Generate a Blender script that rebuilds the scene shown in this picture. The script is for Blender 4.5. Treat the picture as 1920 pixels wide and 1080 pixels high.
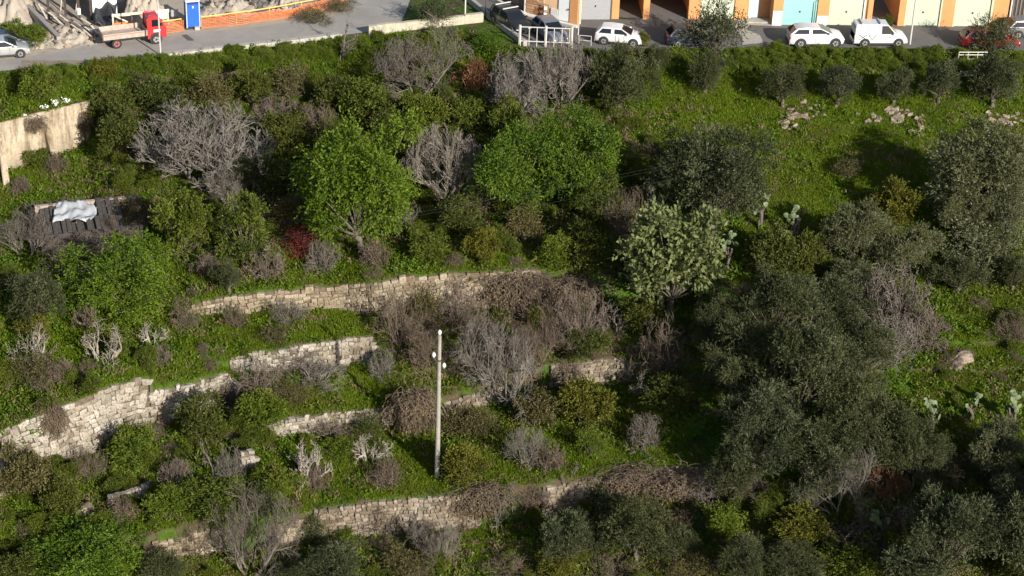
import bpy, bmesh, math, random
import numpy as np
from mathutils import Vector, Matrix
R_ = math.radians
for o in list(bpy.data.objects): bpy.data.objects.remove(o)
SC = bpy.context.scene
COL = SC.collection

# ------------------------------------------------------------------ camera, sky, sun, exposure
H, PITCH, FPX, CX = 57.0, R_(28.0), 3733.0, 700.0
cam = bpy.data.cameras.new('camera'); camo = bpy.data.objects.new('camera', cam); COL.objects.link(camo)
camo.location = (0, 0, H); camo.rotation_euler = (math.pi/2 - PITCH, 0, 0)
cam.sensor_width = 36.0; cam.lens = FPX/1920*36.0; cam.shift_x = (960-CX)/1920
cam.clip_start = 1.0; cam.clip_end = 9000.0
SC.camera = camo
SUN_EL, SUN_AZ = R_(23.8), (0.54, -0.8417)          # the sun stands low, behind the camera and to the right
w = bpy.data.worlds.new('World'); SC.world = w; w.use_nodes = True
nt = w.node_tree; bg = nt.nodes['Background']
sky = nt.nodes.new('ShaderNodeTexSky'); sky.sky_type = 'NISHITA'; sky.sun_disc = False
sky.sun_elevation = SUN_EL; sky.sun_rotation = math.atan2(SUN_AZ[0], SUN_AZ[1])
sky.air_density = 1.0; sky.dust_density = 1.2
nt.links.new(sky.outputs[0], bg.inputs[0]); bg.inputs[1].default_value = 0.08
sl = bpy.data.lights.new('sun', 'SUN'); so = bpy.data.objects.new('sun', sl); COL.objects.link(so)
sl.energy = 4.6; sl.angle = R_(0.5); sl.color = (1.0, 0.95, 0.87)
sv = Vector((SUN_AZ[0]*math.cos(SUN_EL), SUN_AZ[1]*math.cos(SUN_EL), math.sin(SUN_EL))).normalized()
so.rotation_euler = sv.to_track_quat('Z', 'Y').to_euler(); so.location = sv*300
SC.view_settings.view_transform = 'Standard'; SC.view_settings.look = 'None'
SC.view_settings.gamma = 1.0; SC.view_settings.use_curve_mapping = False
SC.view_settings.exposure = 0.80
SC.cycles.max_bounces = 5; SC.cycles.diffuse_bounces = 2; SC.cycles.glossy_bounces = 2
SC.cycles.transmission_bounces = 3; SC.cycles.transparent_max_bounces = 4
SC.cycles.use_fast_gi = False

rng = np.random.default_rng(7)
random.seed(7)

# ------------------------------------------------------------------ small builders
def tag(o, label, cat, group=None, kind=None):
    o['label'] = label; o['category'] = cat
    if group: o['group'] = group
    if kind: o['kind'] = kind
    return o
def link(o, parent=None):
    COL.objects.link(o)
    if parent is not None: o.parent = parent
    return o
def thing(name, label, cat, loc=(0, 0, 0), rz=0.0, group=None):
    o = bpy.data.objects.new(name, None); COL.objects.link(o)
    o.empty_display_size = 0.3
    o.location = loc; o.rotation_euler = (0, 0, rz)
    return tag(o, label, cat, group)
def mesh_np(name, V, Q, mats=(), tint=None, smooth=False, T=None):
    """numpy verts + quads (+ triangles) -> mesh"""
    me = bpy.data.meshes.new(name)
    V = np.asarray(V, np.float32); nq = 0 if Q is None else len(Q); ntr = 0 if T is None else len(T)
    me.vertices.add(len(V)); me.vertices.foreach_set('co', V.ravel())
    loops = []
    if nq: loops.append(np.asarray(Q, np.int32).ravel())
    if ntr: loops.append(np.asarray(T, np.int32).ravel())
    lp = np.concatenate(loops)
    me.loops.add(len(lp)); me.loops.foreach_set('vertex_index', lp)
    me.polygons.add(nq+ntr)
    st = np.concatenate([np.arange(nq)*4, nq*4+np.arange(ntr)*3]).astype(np.int32)
    me.polygons.foreach_set('loop_start', st)
    if smooth: me.polygons.foreach_set('use_smooth', np.ones(nq+ntr, bool))
    if tint is not None:
        a = me.attributes.new('tint', 'FLOAT', 'FACE'); a.data.foreach_set('value', np.asarray(tint, np.float32))
    for m in mats: me.materials.append(m)
    me.update(calc_edges=True)
    return me
class MB:
    """collects boxes, prisms, tubes into one mesh"""
    def __init__(s): s.v = []; s.f = []; s.m = []
    def add(s, vs, fs, mi=0):
        b = len(s.v); s.v += [tuple(v) for v in vs]; s.f += [tuple(i+b for i in f) for f in fs]; s.m += [mi]*len(fs)
        return s
    def hexa(s, p, mi=0):      # 8 corners: 4 bottom ccw, 4 top ccw
        return s.add(p, [(3, 2, 1, 0), (4, 5, 6, 7), (0, 1, 5, 4), (1, 2, 6, 5), (2, 3, 7, 6), (3, 0, 4, 7)], mi)
    def box(s, x0, x1, y0, y1, z0, z1, mi=0):
        return s.hexa([(x0,y0,z0),(x1,y0,z0),(x1,y1,z0),(x0,y1,z0),(x0,y0,z1),(x1,y0,z1),(x1,y1,z1),(x0,y1,z1)], mi)
    def slab(s, A, B, z0, z1, o0, o1, mi=0):
        """box along ground line A->B, from offset o0 to o1 measured towards the viewer side (right of A->B)"""
        d = Vector((B[0]-A[0], B[1]-A[1], 0)).normalized(); n = Vector((d.y, -d.x, 0))
        A = Vector((A[0], A[1], 0)); B = Vector((B[0], B[1], 0))
        q = [A+n*o1, B+n*o1, B+n*o0, A+n*o0]
        return s.hexa([(p.x, p.y, z0) for p in q]+[(p.x, p.y, z1) for p in q], mi)
    def tube(s, pts, rad, n=8, mi=0, cap=True):
        pts = [Vector(p) for p in pts]
        if not hasattr(rad, '__len__'): rad = [rad]*len(pts)
        rings = []
        for i, p in enumerate(pts):
            t = (pts[min(i+1, len(pts)-1)]-pts[max(i-1, 0)]).normalized()
            a = t.cross(Vector((0, 0, 1)) if abs(t.z) < .9 else Vector((1, 0, 0))).normalized(); b = t.cross(a)
            rings.append([p+(a*math.cos(k*2*math.pi/n)+b*math.sin(k*2*math.pi/n))*rad[i] for k in range(n)])
        vs = [v for r in rings for v in r]; fs = []
        for i in range(len(rings)-1):
            for k in range(n):
                fs.append((i*n+k, i*n+(k+1) % n, (i+1)*n+(k+1) % n, (i+1)*n+k))
        if cap: fs += [tuple(range(n)), tuple(reversed(range((len(rings)-1)*n, len(rings)*n)))]
        return s.add(vs, fs, mi)
    def mesh(s, name, mats, smooth=False, bevel=0.0):
        me = bpy.data.meshes.new(name); me.from_pydata(s.v, [], s.f)
        for m in (mats if isinstance(mats, (list, tuple)) else [mats]): me.materials.append(m)
        for p, mi in zip(me.polygons, s.m): p.material_index = mi
        bm = bmesh.new(); bm.from_mesh(me)
        if bevel > 0:
            bmesh.ops.bevel(bm, geom=[e for e in bm.edges if len(e.link_faces) == 2 and e.calc_face_angle(0) > .5], offset=bevel, segments=2, affect='EDGES', clamp_overlap=True)
        bmesh.ops.recalc_face_normals(bm, faces=bm.faces)
        bm.to_mesh(me); bm.free()
        if smooth:
            for p in me.polygons: p.use_smooth = True
            try: me.set_sharp_from_angle(angle=R_(38))
            except Exception: pass
        return me
    def build(s, name, mats, parent=None, smooth=False, bevel=0.0):
        return link(bpy.data.objects.new(name, s.mesh(name, mats, smooth, bevel)), parent)

# ------------------------------------------------------------------ materials
def newmat(name):
    m = bpy.data.materials.new(name); m.use_nodes = True
    nt = m.node_tree; return m, nt, nt.nodes['Principled BSDF']
def N(nt, t, **kw):
    n = nt.nodes.new(t)
    for k, v in kw.items(): setattr(n, k, v)
    return n
def ramp(nt, fac, stops):
    r = N(nt, 'ShaderNodeValToRGB'); e = r.color_ramp.elements
    while len(e) < len(stops): e.new(.5)
    for i, (p, c) in enumerate(stops): e[i].position = p; e[i].color = (*c, 1)
    nt.links.new(fac, r.inputs[0]); return r.outputs[0]
def noise(nt, scale, detail=5, rough=.6, coord='Object', dist=0.0):
    tc = N(nt, 'ShaderNodeTexCoord'); n = N(nt, 'ShaderNodeTexNoise')
    n.inputs['Scale'].default_value = scale; n.inputs['Detail'].default_value = detail; n.inputs['Roughness'].default_value = rough
    n.inputs['Distortion'].default_value = dist
    nt.links.new(tc.outputs[coord], n.inputs['Vector']); return n.outputs['Fac']
def mixc(nt, fac, a, b, mode='MIX'):
    m = N(nt, 'ShaderNodeMix', data_type='RGBA', blend_type=mode)
    for i, v in ((0, fac), (6, a), (7, b)):
        if isinstance(v, (int, float)): m.inputs[i].default_value = v
        elif isinstance(v, tuple): m.inputs[i].default_value = (*v, 1)
        else: nt.links.new(v, m.inputs[i])
    return m.outputs[2]
def bump(nt, bs, h, strength=.4, dist=.03):
    b = N(nt, 'ShaderNodeBump'); b.inputs['Strength'].default_value = strength; b.inputs['Distance'].default_value = dist
    nt.links.new(h, b.inputs['Height']); nt.links.new(b.outputs[0], bs.inputs['Normal'])
def objrandom(nt): return N(nt, 'ShaderNodeObjectInfo').outputs['Random']
def plain(name, col, rough=.6, metal=0.0, var=.12, scale=6.0, spec=.4):
    m, nt, b = newmat(name)
    f = noise(nt, scale, 6, .65)
    lo = tuple(c*(1-var) for c in col); hi = tuple(min(1, c*(1+var)) for c in col)
    nt.links.new(ramp(nt, f, [(.3, lo), (.7, hi)]), b.inputs['Base Color'])
    b.inputs['Roughness'].default_value = rough; b.inputs['Metallic'].default_value = metal
    b.inputs['Specular IOR Level'].default_value = spec
    return m
def foliage(name, dark, mid, light, trans=.22, rough=.6, hue=.5):
    """leaves: each leaf has its own tint; each plant is a little yellower or greyer than its neighbours"""
    m, nt, b = newmat(name)
    a = N(nt, 'ShaderNodeAttribute', attribute_name='tint')
    c = ramp(nt, a.outputs['Fac'], [(0.0, dark), (.5, mid), (1.0, light)])
    yel = tuple(x*y for x, y in zip(mid, (1.28, 1.15, .75)))
    rn = objrandom(nt)
    mr = N(nt, 'ShaderNodeMapRange'); mr.inputs[3].default_value = 0; mr.inputs[4].default_value = hue; nt.links.new(rn, mr.inputs[0])
    c = mixc(nt, mr.outputs[0], c, yel)
    if name in ('grass_blades', 'weed_leaves', 'scrub_leaves'):      # patches of yellower and drier growth across the hillside
        gp = N(nt, 'ShaderNodeNewGeometry'); ns = N(nt, 'ShaderNodeTexNoise'); ns.inputs['Scale'].default_value = .22; ns.inputs['Detail'].default_value = 6; ns.inputs['Roughness'].default_value = .65
        nt.links.new(gp.outputs['Position'], ns.inputs['Vector'])
        c = mixc(nt, ramp(nt, ns.outputs['Fac'], [(.46, (0, 0, 0)), (.68, (.75, .75, .75))]), c, (.150, .150, .030))
        c = mixc(nt, ramp(nt, ns.outputs['Fac'], [(.28, (.55, .55, .55)), (.42, (0, 0, 0))]), c, (.030, .075, .010))
    nt.links.new(c, b.inputs['Base Color']); b.inputs['Roughness'].default_value = rough
    b.inputs['Specular IOR Level'].default_value = .22
    tr = N(nt, 'ShaderNodeBsdfTranslucent'); nt.links.new(c, tr.inputs[0])
    mx = N(nt, 'ShaderNodeMixShader'); mx.inputs[0].default_value = trans
    nt.links.new(b.outputs[0], mx.inputs[1]); nt.links.new(tr.outputs[0], mx.inputs[2])
    nt.links.new(mx.outputs[0], nt.nodes['Material Output'].inputs[0])
    return m
def bark(name, a, b_, scale=5):
    m, nt, b = newmat(name)
    f = noise(nt, scale, 5, .7)
    c = ramp(nt, f, [(.3, a), (.7, b_)])
    rn = objrandom(nt)
    c = mixc(nt, rn, c, mixc(nt, .35, c, (.09, .07, .05)))
    nt.links.new(c, b.inputs['Base Color']); b.inputs['Roughness'].default_value = .85; b.inputs['Specular IOR Level'].default_value = .2
    return m
M = {}
M['olive'] = foliage('olive_leaves', (.017, .023, .009), (.056, .067, .028), (.160, .172, .090))
M['olive_pale'] = foliage('olive_pale_leaves', (.040, .047, .022), (.100, .112, .058), (.205, .212, .130))
M['bright'] = foliage('bright_leaves', (.022, .050, .004), (.088, .146, .011), (.185, .255, .028), .35)
M['green'] = foliage('green_leaves', (.018, .034, .004), (.078, .104, .013), (.170, .185, .034), .26, hue=.8)
M['dark'] = foliage('dark_leaves', (.012, .022, .005), (.058, .073, .014), (.142, .150, .036), .22, hue=.8)
M['yellow'] = foliage('yellow_green_leaves', (.035, .040, .006), (.100, .105, .014), (.190, .170, .022), .25)
M['pale'] = foliage('pale_leaves', (.050, .066, .022), (.145, .172, .064), (.270, .295, .135), .28)
M['scrub'] = foliage('scrub_leaves', (.034, .062, .005), (.098, .145, .013), (.180, .215, .028), .34)
M['drab'] = foliage('drab_leaves', (.034, .030, .012), (.095, .086, .034), (.180, .160, .075), .2)
M['flare_red'] = foliage('flare_tinted_twigs', (.20, .045, .035), (.36, .085, .068), (.48, .16, .12), .2, hue=.05)  # red of a lens-flare ghost, painted into the twig colour
M['grass'] = foliage('grass_blades', (.075, .122, .004), (.145, .212, .010), (.210, .275, .018), .42, hue=.2)
M['weed'] = foliage('weed_leaves', (.044, .090, .006), (.100, .166, .012), (.165, .225, .022), .38, hue=.2)
M['dry'] = foliage('dry_stalks', (.085, .060, .032), (.180, .130, .072), (.290, .225, .130), .2, hue=.1)
M['bark'] = bark('grey_bark', (.060, .048, .038), (.165, .140, .115))
M['fig'] = bark('pale_fig_bark', (.140, .122, .104), (.280, .252, .222))
M['white'] = bark('white_dead_wood', (.200, .170, .135), (.380, .340, .285))
M['twig'] = bark('brown_twigs', (.095, .070, .050), (.185, .142, .105))
M['mauve'] = bark('mauve_twigs', (.120, .090, .072), (.230, .180, .146))
M['greytwig'] = bark('grey_twigs', (.105, .090, .074), (.200, .175, .148))
M['rust'] = bark('rust_twigs', (.180, .078, .036), (.340, .165, .080))
M['cactus'] = plain('cactus_pad', (.105, .135, .066), .6, var=.5, scale=7)
def stone_mat(name, a, b_, c_):
    m, nt, b = newmat(name)
    rn = objrandom(nt); f = noise(nt, 3.5, 7, .7)
    base = ramp(nt, rn, [(0, a), (.5, b_), (1, c_)])
    dirt = ramp(nt, f, [(.32, (.30, .27, .24)), (.52, (1, 1, 1))])
    col = mixc(nt, 1.0, base, dirt, 'MULTIPLY')
    gp = N(nt, 'ShaderNodeNewGeometry'); ns = N(nt, 'ShaderNodeTexNoise'); ns.inputs['Scale'].default_value = .55; ns.inputs['Detail'].default_value = 7; ns.inputs['Roughness'].default_value = .65
    nt.links.new(gp.outputs['Position'], ns.inputs['Vector'])
    col = mixc(nt, 1.0, col, ramp(nt, ns.outputs['Fac'], [(.34, (.50, .44, .36)), (.50, (.95, .92, .88)), (.66, (1.0, 1.0, 1.0))]), 'MULTIPLY')
    nt.links.new(col, b.inputs['Base Color']); b.inputs['Roughness'].default_value = .9; b.inputs['Specular IOR Level'].default_value = .2
    bump(nt, b, noise(nt, 9, 6, .7), .6, .05)
    return m
M['stone'] = stone_mat('limestone', (.21, .17, .118), (.315, .265, .195), (.41, .355, .27))
M['stone_white'] = stone_mat('pale_limestone', (.240, .215, .178), (.335, .306, .260), (.435, .405, .355))
M['stone_grey'] = stone_mat('grey_limestone', (.17, .14, .105), (.27, .23, .18), (.36, .315, .255))
M['joint'] = plain('wall_core_earth', (.105, .082, .055), .95, var=.4, scale=3)
M['rock'] = stone_mat('rock', (.20, .155, .125), (.27, .22, .18), (.36, .30, .25))

# ------------------------------------------------------------------ the hillside: contour lines of the terraces
CP, SP = math.cos(PITCH), math.sin(PITCH)
def tof(py): return np.tan(PITCH + np.arctan((np.asarray(py, float)-540)/FPX))
def uof(px, py): return (np.asarray(px, float)-CX)/FPX*(CP + tof(py)*SP)
def W(px, py, z=0.0):
    """sight line to the level z -> world point"""
    t = float(tof(py)); d = (H-z)/t; return Vector((float(uof(px, py))*d, d, z))
def pxpm(p):                        # photo pixels per metre at a point
    return FPX/(p[1]*CP + (H-p[2])*SP)
def topx(x, y, z):
    dep = y*CP + (H-z)*SP
    return CX + FPX*x/dep, 540 - FPX*(y*SP + (z-H)*CP)/dep
edge = [(-250,168),(0,137),(115,121),(300,108),(500,86),(640,69),(760,58),(880,62),(985,92),(1075,97),(1300,94),(1450,89),(1700,93),(1920,97),(2200,100)]
ROWS = [
 ('edge', [(x, y, 0.0) for x, y in edge], None),
 ('bank', [(-250,205,-.9),(0,175,-.9),(150,158,-.9),(300,146,-.9),(500,125,-.9),(640,108,-.9),(760,100,-.9),(880,100,-.9),(985,122,-.7),(1075,126,-.7),(1300,124,-.8),(1450,122,-.8),(1700,126,-.8),(1920,130,-.8),(2200,132,-.8)], None),
 ('G', [(-250,370,-5.9),(0,322,-5.4),(60,306,-5.2),(120,288,-4.9),(170,262,-4.6),(200,200,-2.2),(300,190,-2.2),(640,165,-2.2),(880,165,-2.0),(985,178,-2.0),(1300,228,-2.8),(1500,232,-2.9),(1920,236,-2.9),(2200,240,-3)],
       [(-250,285),(0,233),(60,216),(120,202),(170,190),(200,186),(300,176),(640,150),(880,152),(985,166),(1300,200),(1500,204),(1920,208),(2200,212)]),
 ('mid', [(-250,450,-6.2),(0,420,-6.15),(172,410,-6.0),(300,400,-5.6),(640,380,-5.0),(985,370,-4.75),(1300,380,-4.8),(1920,400,-5.0),(2200,410,-5)], None),
 ('A', [(-250,640,-8.0),(0,580,-7.4),(200,585,-7.9),(340,592,-8.5),(365,591,-8.6),(460,590,-8.7),(560,582,-8.7),(640,577,-8.7),(690,592,-8.9),(760,600,-9.3),(985,586,-9.2),(1090,588,-9.2),(1180,580,-8.5),(1300,560,-7.6),(1500,540,-7.1),(1920,520,-6.8),(2200,520,-6.8)],
       [(-250,630),(0,570),(200,575),(350,582),(365,563),(520,545),(640,532),(760,520),(860,510),(985,503),(1090,510),(1180,540),(1300,545),(1500,530),(1920,510),(2200,510)]),
 ('B', [(-250,704,-8.2),(0,644,-7.8),(200,644,-8.1),(340,659,-8.6),(425,690,-9.6),(440,698,-10.1),(560,694,-10.4),(700,680,-10.9),(712,668,-10.5),(760,655,-9.8),(985,640,-9.4),(1090,640,-9.4),(1300,610,-8.2),(1920,600,-7.85),(2200,600,-7.85)],
       [(-250,700),(0,640),(200,640),(340,655),(425,668),(432,665),(520,652),(600,640),(695,627),(703,631),(712,648),(760,647),(985,632),(1090,632),(1300,600),(1920,590),(2200,590)]),
 ('C', [(-250,960,-12.6),(0,885,-12.3),(100,872,-12.5),(200,838,-12.5),(275,804,-12.4),(286,800,-12.4),(345,785,-12.4),(428,762,-12.4),(440,754,-12.0),(470,745,-10.7),(560,740,-10.7),(700,715,-11.0),(760,708,-10.3),(985,666,-9.6),(1090,660,-9.5),(1300,650,-8.8),(1920,650,-8.5),(2200,650,-8.5)],
       [(-250,900),(0,808),(75,777),(150,746),(215,719),(275,711),(281,713),(286,733),(345,722),(400,706),(428,694),(440,705),(470,733),(560,731),(700,706),(760,700),(985,660),(1090,655),(1300,640),(1920,640),(2200,640)]),
 ('D', [(-250,990,-12.8),(0,930,-12.9),(200,890,-12.9),(345,838,-12.6),(428,822,-12.4),(505,818,-12.2),(600,808,-12.3),(700,800,-12.6),(800,785,-12.4),(880,770,-12.1),(960,745,-11.7),(1040,725,-11.5),(1170,715,-11.3),(1200,712,-10.6),(1300,700,-9.7),(1920,700,-9.3),(2200,700,-9.3)],
       [(-250,985),(0,925),(200,883),(345,830),(428,808),(505,790),(600,776),(700,763),(720,760),(800,747),(880,728),(960,706),(1040,681),(1100,673),(1170,670),(1200,682),(1300,690),(1920,690),(2200,690)]),
 ('F', [(-250,1100,-15.3),(0,1030,-14.4),(150,1035,-14.6),(275,1050,-15.3),(380,1040,-15.5),(540,1020,-15.5),(610,1000,-15.6),(700,1003,-15.8),(800,995,-15.6),(900,985,-15.4),(1040,965,-14.9),(1150,935,-14.2),(1250,925,-13.9),(1350,915,-13.5),(1400,900,-12.4),(1600,890,-11.8),(1920,888,-11.5),(2200,888,-11.5)],
       [(-250,1080),(0,1010),(150,1005),(275,1003),(380,975),(540,968),(610,950),(700,940),(800,932),(900,920),(1040,905),(1150,886),(1250,876),(1350,870),(1400,880),(1600,880),(1920,880),(2200,880)]),
 ('end', [(-250,1190,-16.5),(0,1130,-15.6),(275,1130,-16.2),(700,1130,-16.6),(1150,1130,-16),(1400,1130,-14.8),(1920,1130,-14.2),(2200,1130,-14.2)], None)]
def line_ut(pts):
    u = np.array([float(uof(p[0], p[1])) for p in pts]); t = np.array([float(tof(p[1])) for p in pts])
    return u, t
WALLDEF = {}
def row_at(row, u):
    """bottom (d, z), top (d, z) of one contour line at the bearings u"""
    name, bot, top = row
    ub, tb = line_ut(bot); zb = np.array([p[2] for p in bot])
    t = np.interp(u, ub, tb); z = np.interp(u, ub, zb); d = (H-z)/t
    if top is None: return d, z, d, z
    ut, tt = line_ut(top); t2 = np.interp(u, ut, tt)
    bat = np.where(u > -.115, 1.3, .10) if name == 'G' else .10
    return d, z, d+bat, H-t2*(d+bat)
def hum(x, y): return .10*np.sin(x*.55+1.3*np.sin(y*.31))*np.cos(y*.47+.8) + .06*np.sin(x*1.7+y*.9)*np.sin(y*1.3-x*.4)
UG = np.concatenate([[-4, -1.2, -.6, -.4], np.linspace(-.30, .47, 460), [.6, 1.0, 2.0, 4.0]])
prof_d, prof_z, sub = [], [], []
prof_d.append(np.full_like(UG, 172.0)); prof_z.append(np.full_like(UG, 0.0))
for r in ROWS:
    d, z, d2, z2 = row_at(r, UG)
    if r[2] is not None: prof_d.append(d2); prof_z.append(z2)
    prof_d.append(d); prof_z.append(z)
D_ = np.array(prof_d); Z_ = np.array(prof_z)          # far -> near
def col_profile(u):
    i = np.clip(np.searchsorted(UG, u)-1, 0, len(UG)-2); f = (u-UG[i])/(UG[i+1]-UG[i])
    return D_[:, i]*(1-f)+D_[:, i+1]*f, Z_[:, i]*(1-f)+Z_[:, i+1]*f
def ground_z(x, y):
    d, z = col_profile(x/y); d = d[::-1]; z = z[::-1]
    return float(np.interp(y, d, z)) + float(hum(x, y))*min(1.0, max(0.0, (-float(np.interp(y, d, z))-.35)/.8))
def G(px, py, zc=0.0):
    """the place on the hillside whose point zc metres above ground is seen at the pixel"""
    t = float(tof(py)); u = float(uof(px, py))
    d, z = col_profile(u); d = d[::-1].copy(); z = z[::-1].copy()
    dd = np.linspace(d[0], d[-1], 4000); zz = np.interp(dd, d, z)
    g = zz + zc - (H - t*dd)
    i = np.argmax(g > 0)
    if g[i] <= 0: i = len(dd)-1
    y = dd[i]; return Vector((u*y, y, ground_z(u*y, y)))
# terrain mesh
rows_d, rows_z = [np.full_like(UG, 6000.), np.full_like(UG, 400.)], [np.full_like(UG, 0.), np.full_like(UG, 0.)]
for k in range(len(D_)-1):
    L = np.median(np.hypot(D_[k]-D_[k+1], Z_[k]-Z_[k+1])); n = int(max(2, min(30, round(L/.45))))
    for j in range(n):
        f = j/n; rows_d.append(D_[k]*(1-f)+D_[k+1]*f); rows_z.append(Z_[k]*(1-f)+Z_[k+1]*f)
rows_d.append(D_[-1]); rows_z.append(Z_[-1])
for d, z in ((85, -18.5), (70, -21), (40, -26), (5, -30), (-200, -34)):
    rows_d.append(np.full_like(UG, float(d))); rows_z.append(np.full_like(UG, float(z)))
TD = np.array(rows_d); TZ = np.array(rows_z)
TX = np.sign(TD)*UG[None, :]*np.maximum(np.abs(TD), 30); TY = TD
fade = np.clip((-TZ-.35)/.8, 0, 1)*np.clip((TY-60)/20, 0, 1)
TZ2 = TZ + hum(TX, TY)*fade
nr, nc = TX.shape
V = np.stack([TX, TY, TZ2], -1).reshape(-1, 3)
i = np.arange(nr-1)[:, None]*nc + np.arange(nc-1)[None, :]
Q = np.stack([i+nc, i+nc+1, i+1, i], -1).reshape(-1, 4)
mg, nt, b = newmat('hillside_soil')
f1 = noise(nt, .35, 8, .65); f2 = noise(nt, 2.2, 8, .7)
soil = ramp(nt, f2, [(.25, (.035, .026, .017)), (.5, (.075, .055, .034)), (.75, (.135, .105, .068))])
moss = ramp(nt, f2, [(.25, (.020, .042, .006)), (.55, (.052, .094, .010)), (.8, (.092, .125, .022))])
nt.links.new(mixc(nt, ramp(nt, f1, [(.40, (0, 0, 0)), (.52, (1, 1, 1))]), soil, moss), b.inputs['Base Color'])
b.inputs['Roughness'].default_value = .95; b.inputs['Specular IOR Level'].default_value = .1
bump(nt, b, noise(nt, 4, 8, .75), .8, .12)
ground = link(bpy.data.objects.new('ground', mesh_np('ground', V, Q, [mg], smooth=True))); ground['kind'] = 'structure'
NFRONT = 2

# ------------------------------------------------------------------ stone walls
def stone_meshes(n, mat, jit, sub_):
    out = []
    for k in range(n):
        bm = bmesh.new(); bmesh.ops.create_cube(bm, size=1.0)
        for v in bm.verts: v.co += Vector((random.uniform(-jit, jit), random.uniform(-jit, jit), random.uniform(-jit, jit)))
        bmesh.ops.bevel(bm, geom=list(bm.edges), offset=.085, segments=1, affect='EDGES', clamp_overlap=True)
        for v in bm.verts: v.co += Vector((random.uniform(-.03, .03), random.uniform(-.03, .03), random.uniform(-.03, .03)))
        me = bpy.data.meshes.new('stone'); bm.to_mesh(me); bm.free(); me.materials.append(mat); out.append(me)
    return out
ST = {k: stone_meshes(10, M[m], j, 0) for k, m, j in (('tan', 'stone', .09), ('white', 'stone_white', .16), ('grey', 'stone_grey', .17), ('rock', 'rock', .2))}
def wall_path(row, px0, px1, n=60):
    name, bot, top = next(r for r in ROWS if r[0] == row)
    ub, tb = line_ut(bot); pb = np.array([p[0] for p in bot], float)
    u = np.linspace(np.interp(px0, pb, ub), np.interp(px1, pb, ub), n)
    d, z, d2, z2 = row_at((name, bot, top), u)
    return u*d, d, z-.15, z2
def stone_wall(label, group, path, bw, bh, kind, offset=.14, coping=True, gap=.035, drop=0.0, rag=.12, depth=.34):
    x, y, zb, zt = [np.asarray(a, float) for a in path]
    zb = zb + hum(x, y); zt = zt + hum(x, y) - drop
    s = np.concatenate([[0], np.cumsum(np.hypot(np.diff(x), np.diff(y)))])
    mid = len(x)//2
    base = Vector((x[mid], y[mid], zb[mid]))
    t = thing('stone_wall', label, 'stone wall', base, 0, group)
    # core behind the stones
    v, q = [], []
    for k in range(len(x)):
        j = min(k, len(x)-2); dx, dy = x[j+1]-x[j], y[j+1]-y[j]; l = math.hypot(dx, dy); nx, ny = dy/l, -dx/l
        o = offset*.55
        for oo, zz in ((o, zb[k]-.2), (o, zt[k]-.1), (-.45, zt[k]-.1), (-.45, zb[k]-.2)):
            v.append((x[k]+nx*oo-base.x, y[k]+ny*oo-base.y, zz-base.z))
    for k in range(len(x)-1):
        a, c = k*4, k*4+4
        for e in range(4): q.append((a+e, c+e, c+(e+1) % 4, a+(e+1) % 4))
    link(bpy.data.objects.new('core', mesh_np('core', v, q, [M['joint']])), t)
    S = []
    hmax = float(np.max(zt-zb)); z = 0.0; k = 0
    while z < hmax:
        hh = bh*random.uniform(.78, 1.25); pos = random.uniform(-.3, 0)*bw
        while pos < s[-1]-.08:
            ww = bw*random.uniform(.55, 1.5); c = pos+ww/2
            if 0 <= c <= s[-1]:
                px_, py_ = np.interp(c, s, x), np.interp(c, s, y); a, b_ = np.interp(c, s, zt), np.interp(c, s, zb)
                lift = random.uniform(-rag, rag)*.7 if k == 0 else 0
                zc = a - z - hh/2 + lift*.5
                if zc > b_-.05 and not (k == 0 and random.random() < .17):
                    e = .25; ang = math.atan2(np.interp(c+e, s, y)-np.interp(c-e, s, y), np.interp(c+e, s, x)-np.interp(c-e, s, x))
                    sl_ = math.atan2(np.interp(c+e, s, zt)-np.interp(c-e, s, zt), 2*e) if abs(np.interp(c+e, s, zt)-np.interp(c-e, s, zt)) < .4 else 0
                    S.append((px_, py_, zc+random.uniform(-.05, .05)*hh, ww-gap*random.uniform(.3, 1.6), hh*(random.uniform(.84, 1.16) if random.random() > .10 else 1.75)-gap, ang, sl_))
            pos += ww
        z += hh; k += 1
    order = sorted(range(len(S)), key=lambda i: -S[i][3]*S[i][4])
    one = set(order[:300])
    extraV, extraQ, nv = [], [], 0
    for i, (a, b_, c, ww, hh, ang, sl_) in enumerate(S):
        me = random.choice(ST[kind]); dep = depth*random.uniform(.85, 1.25)
        nx, ny = math.sin(ang), -math.cos(ang); o = offset - depth/2 + random.uniform(-.05, .07)
        loc = Vector((a+nx*o, b_+ny*o, c))
        rot = Matrix.Rotation(ang, 4, 'Z') @ Matrix.Rotation(-sl_+random.uniform(-.11, .11), 4, 'Y') @ Matrix.Rotation(random.uniform(-.07, .07), 4, 'Z')
        mw = Matrix.Translation(loc-base) @ rot @ Matrix.Diagonal((ww*random.choice((1, -1)), dep, hh, 1)).to_4x4()
        if i in one:
            o_ = bpy.data.objects.new('stone', me); COL.objects.link(o_); o_.parent = t
            sc = mw.to_scale()
            o_.matrix_local = mw
        else:
            n0 = len(me.vertices); co = np.empty(n0*3, np.float32); me.vertices.foreach_get('co', co)
            co = np.c_[co.reshape(-1, 3), np.ones(n0)] @ np.array(mw).T
            extraV.append(co[:, :3])
            for p in me.polygons: extraQ.append(tuple(vv+nv for vv in p.vertices))
            nv += n0
    if extraV:
        me = bpy.data.meshes.new('stones'); me.from_pydata(np.concatenate(extraV).tolist(), [], extraQ); me.materials.append(ST[kind][0].materials[0])
        o_ = link(bpy.data.objects.new('small_stones', me), t); o_['kind'] = 'stuff'
    return t
GW = 'dry stone terrace walls'
stone_wall('long upper tan terrace wall of squared blocks below the green trees', GW, wall_path('A', 352, 1010), .42, .28, 'tan')
stone_wall('middle terrace wall with a clean square end left of the concrete pole', GW, wall_path('B', 432, 701), .38, .28, 'white')
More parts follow.
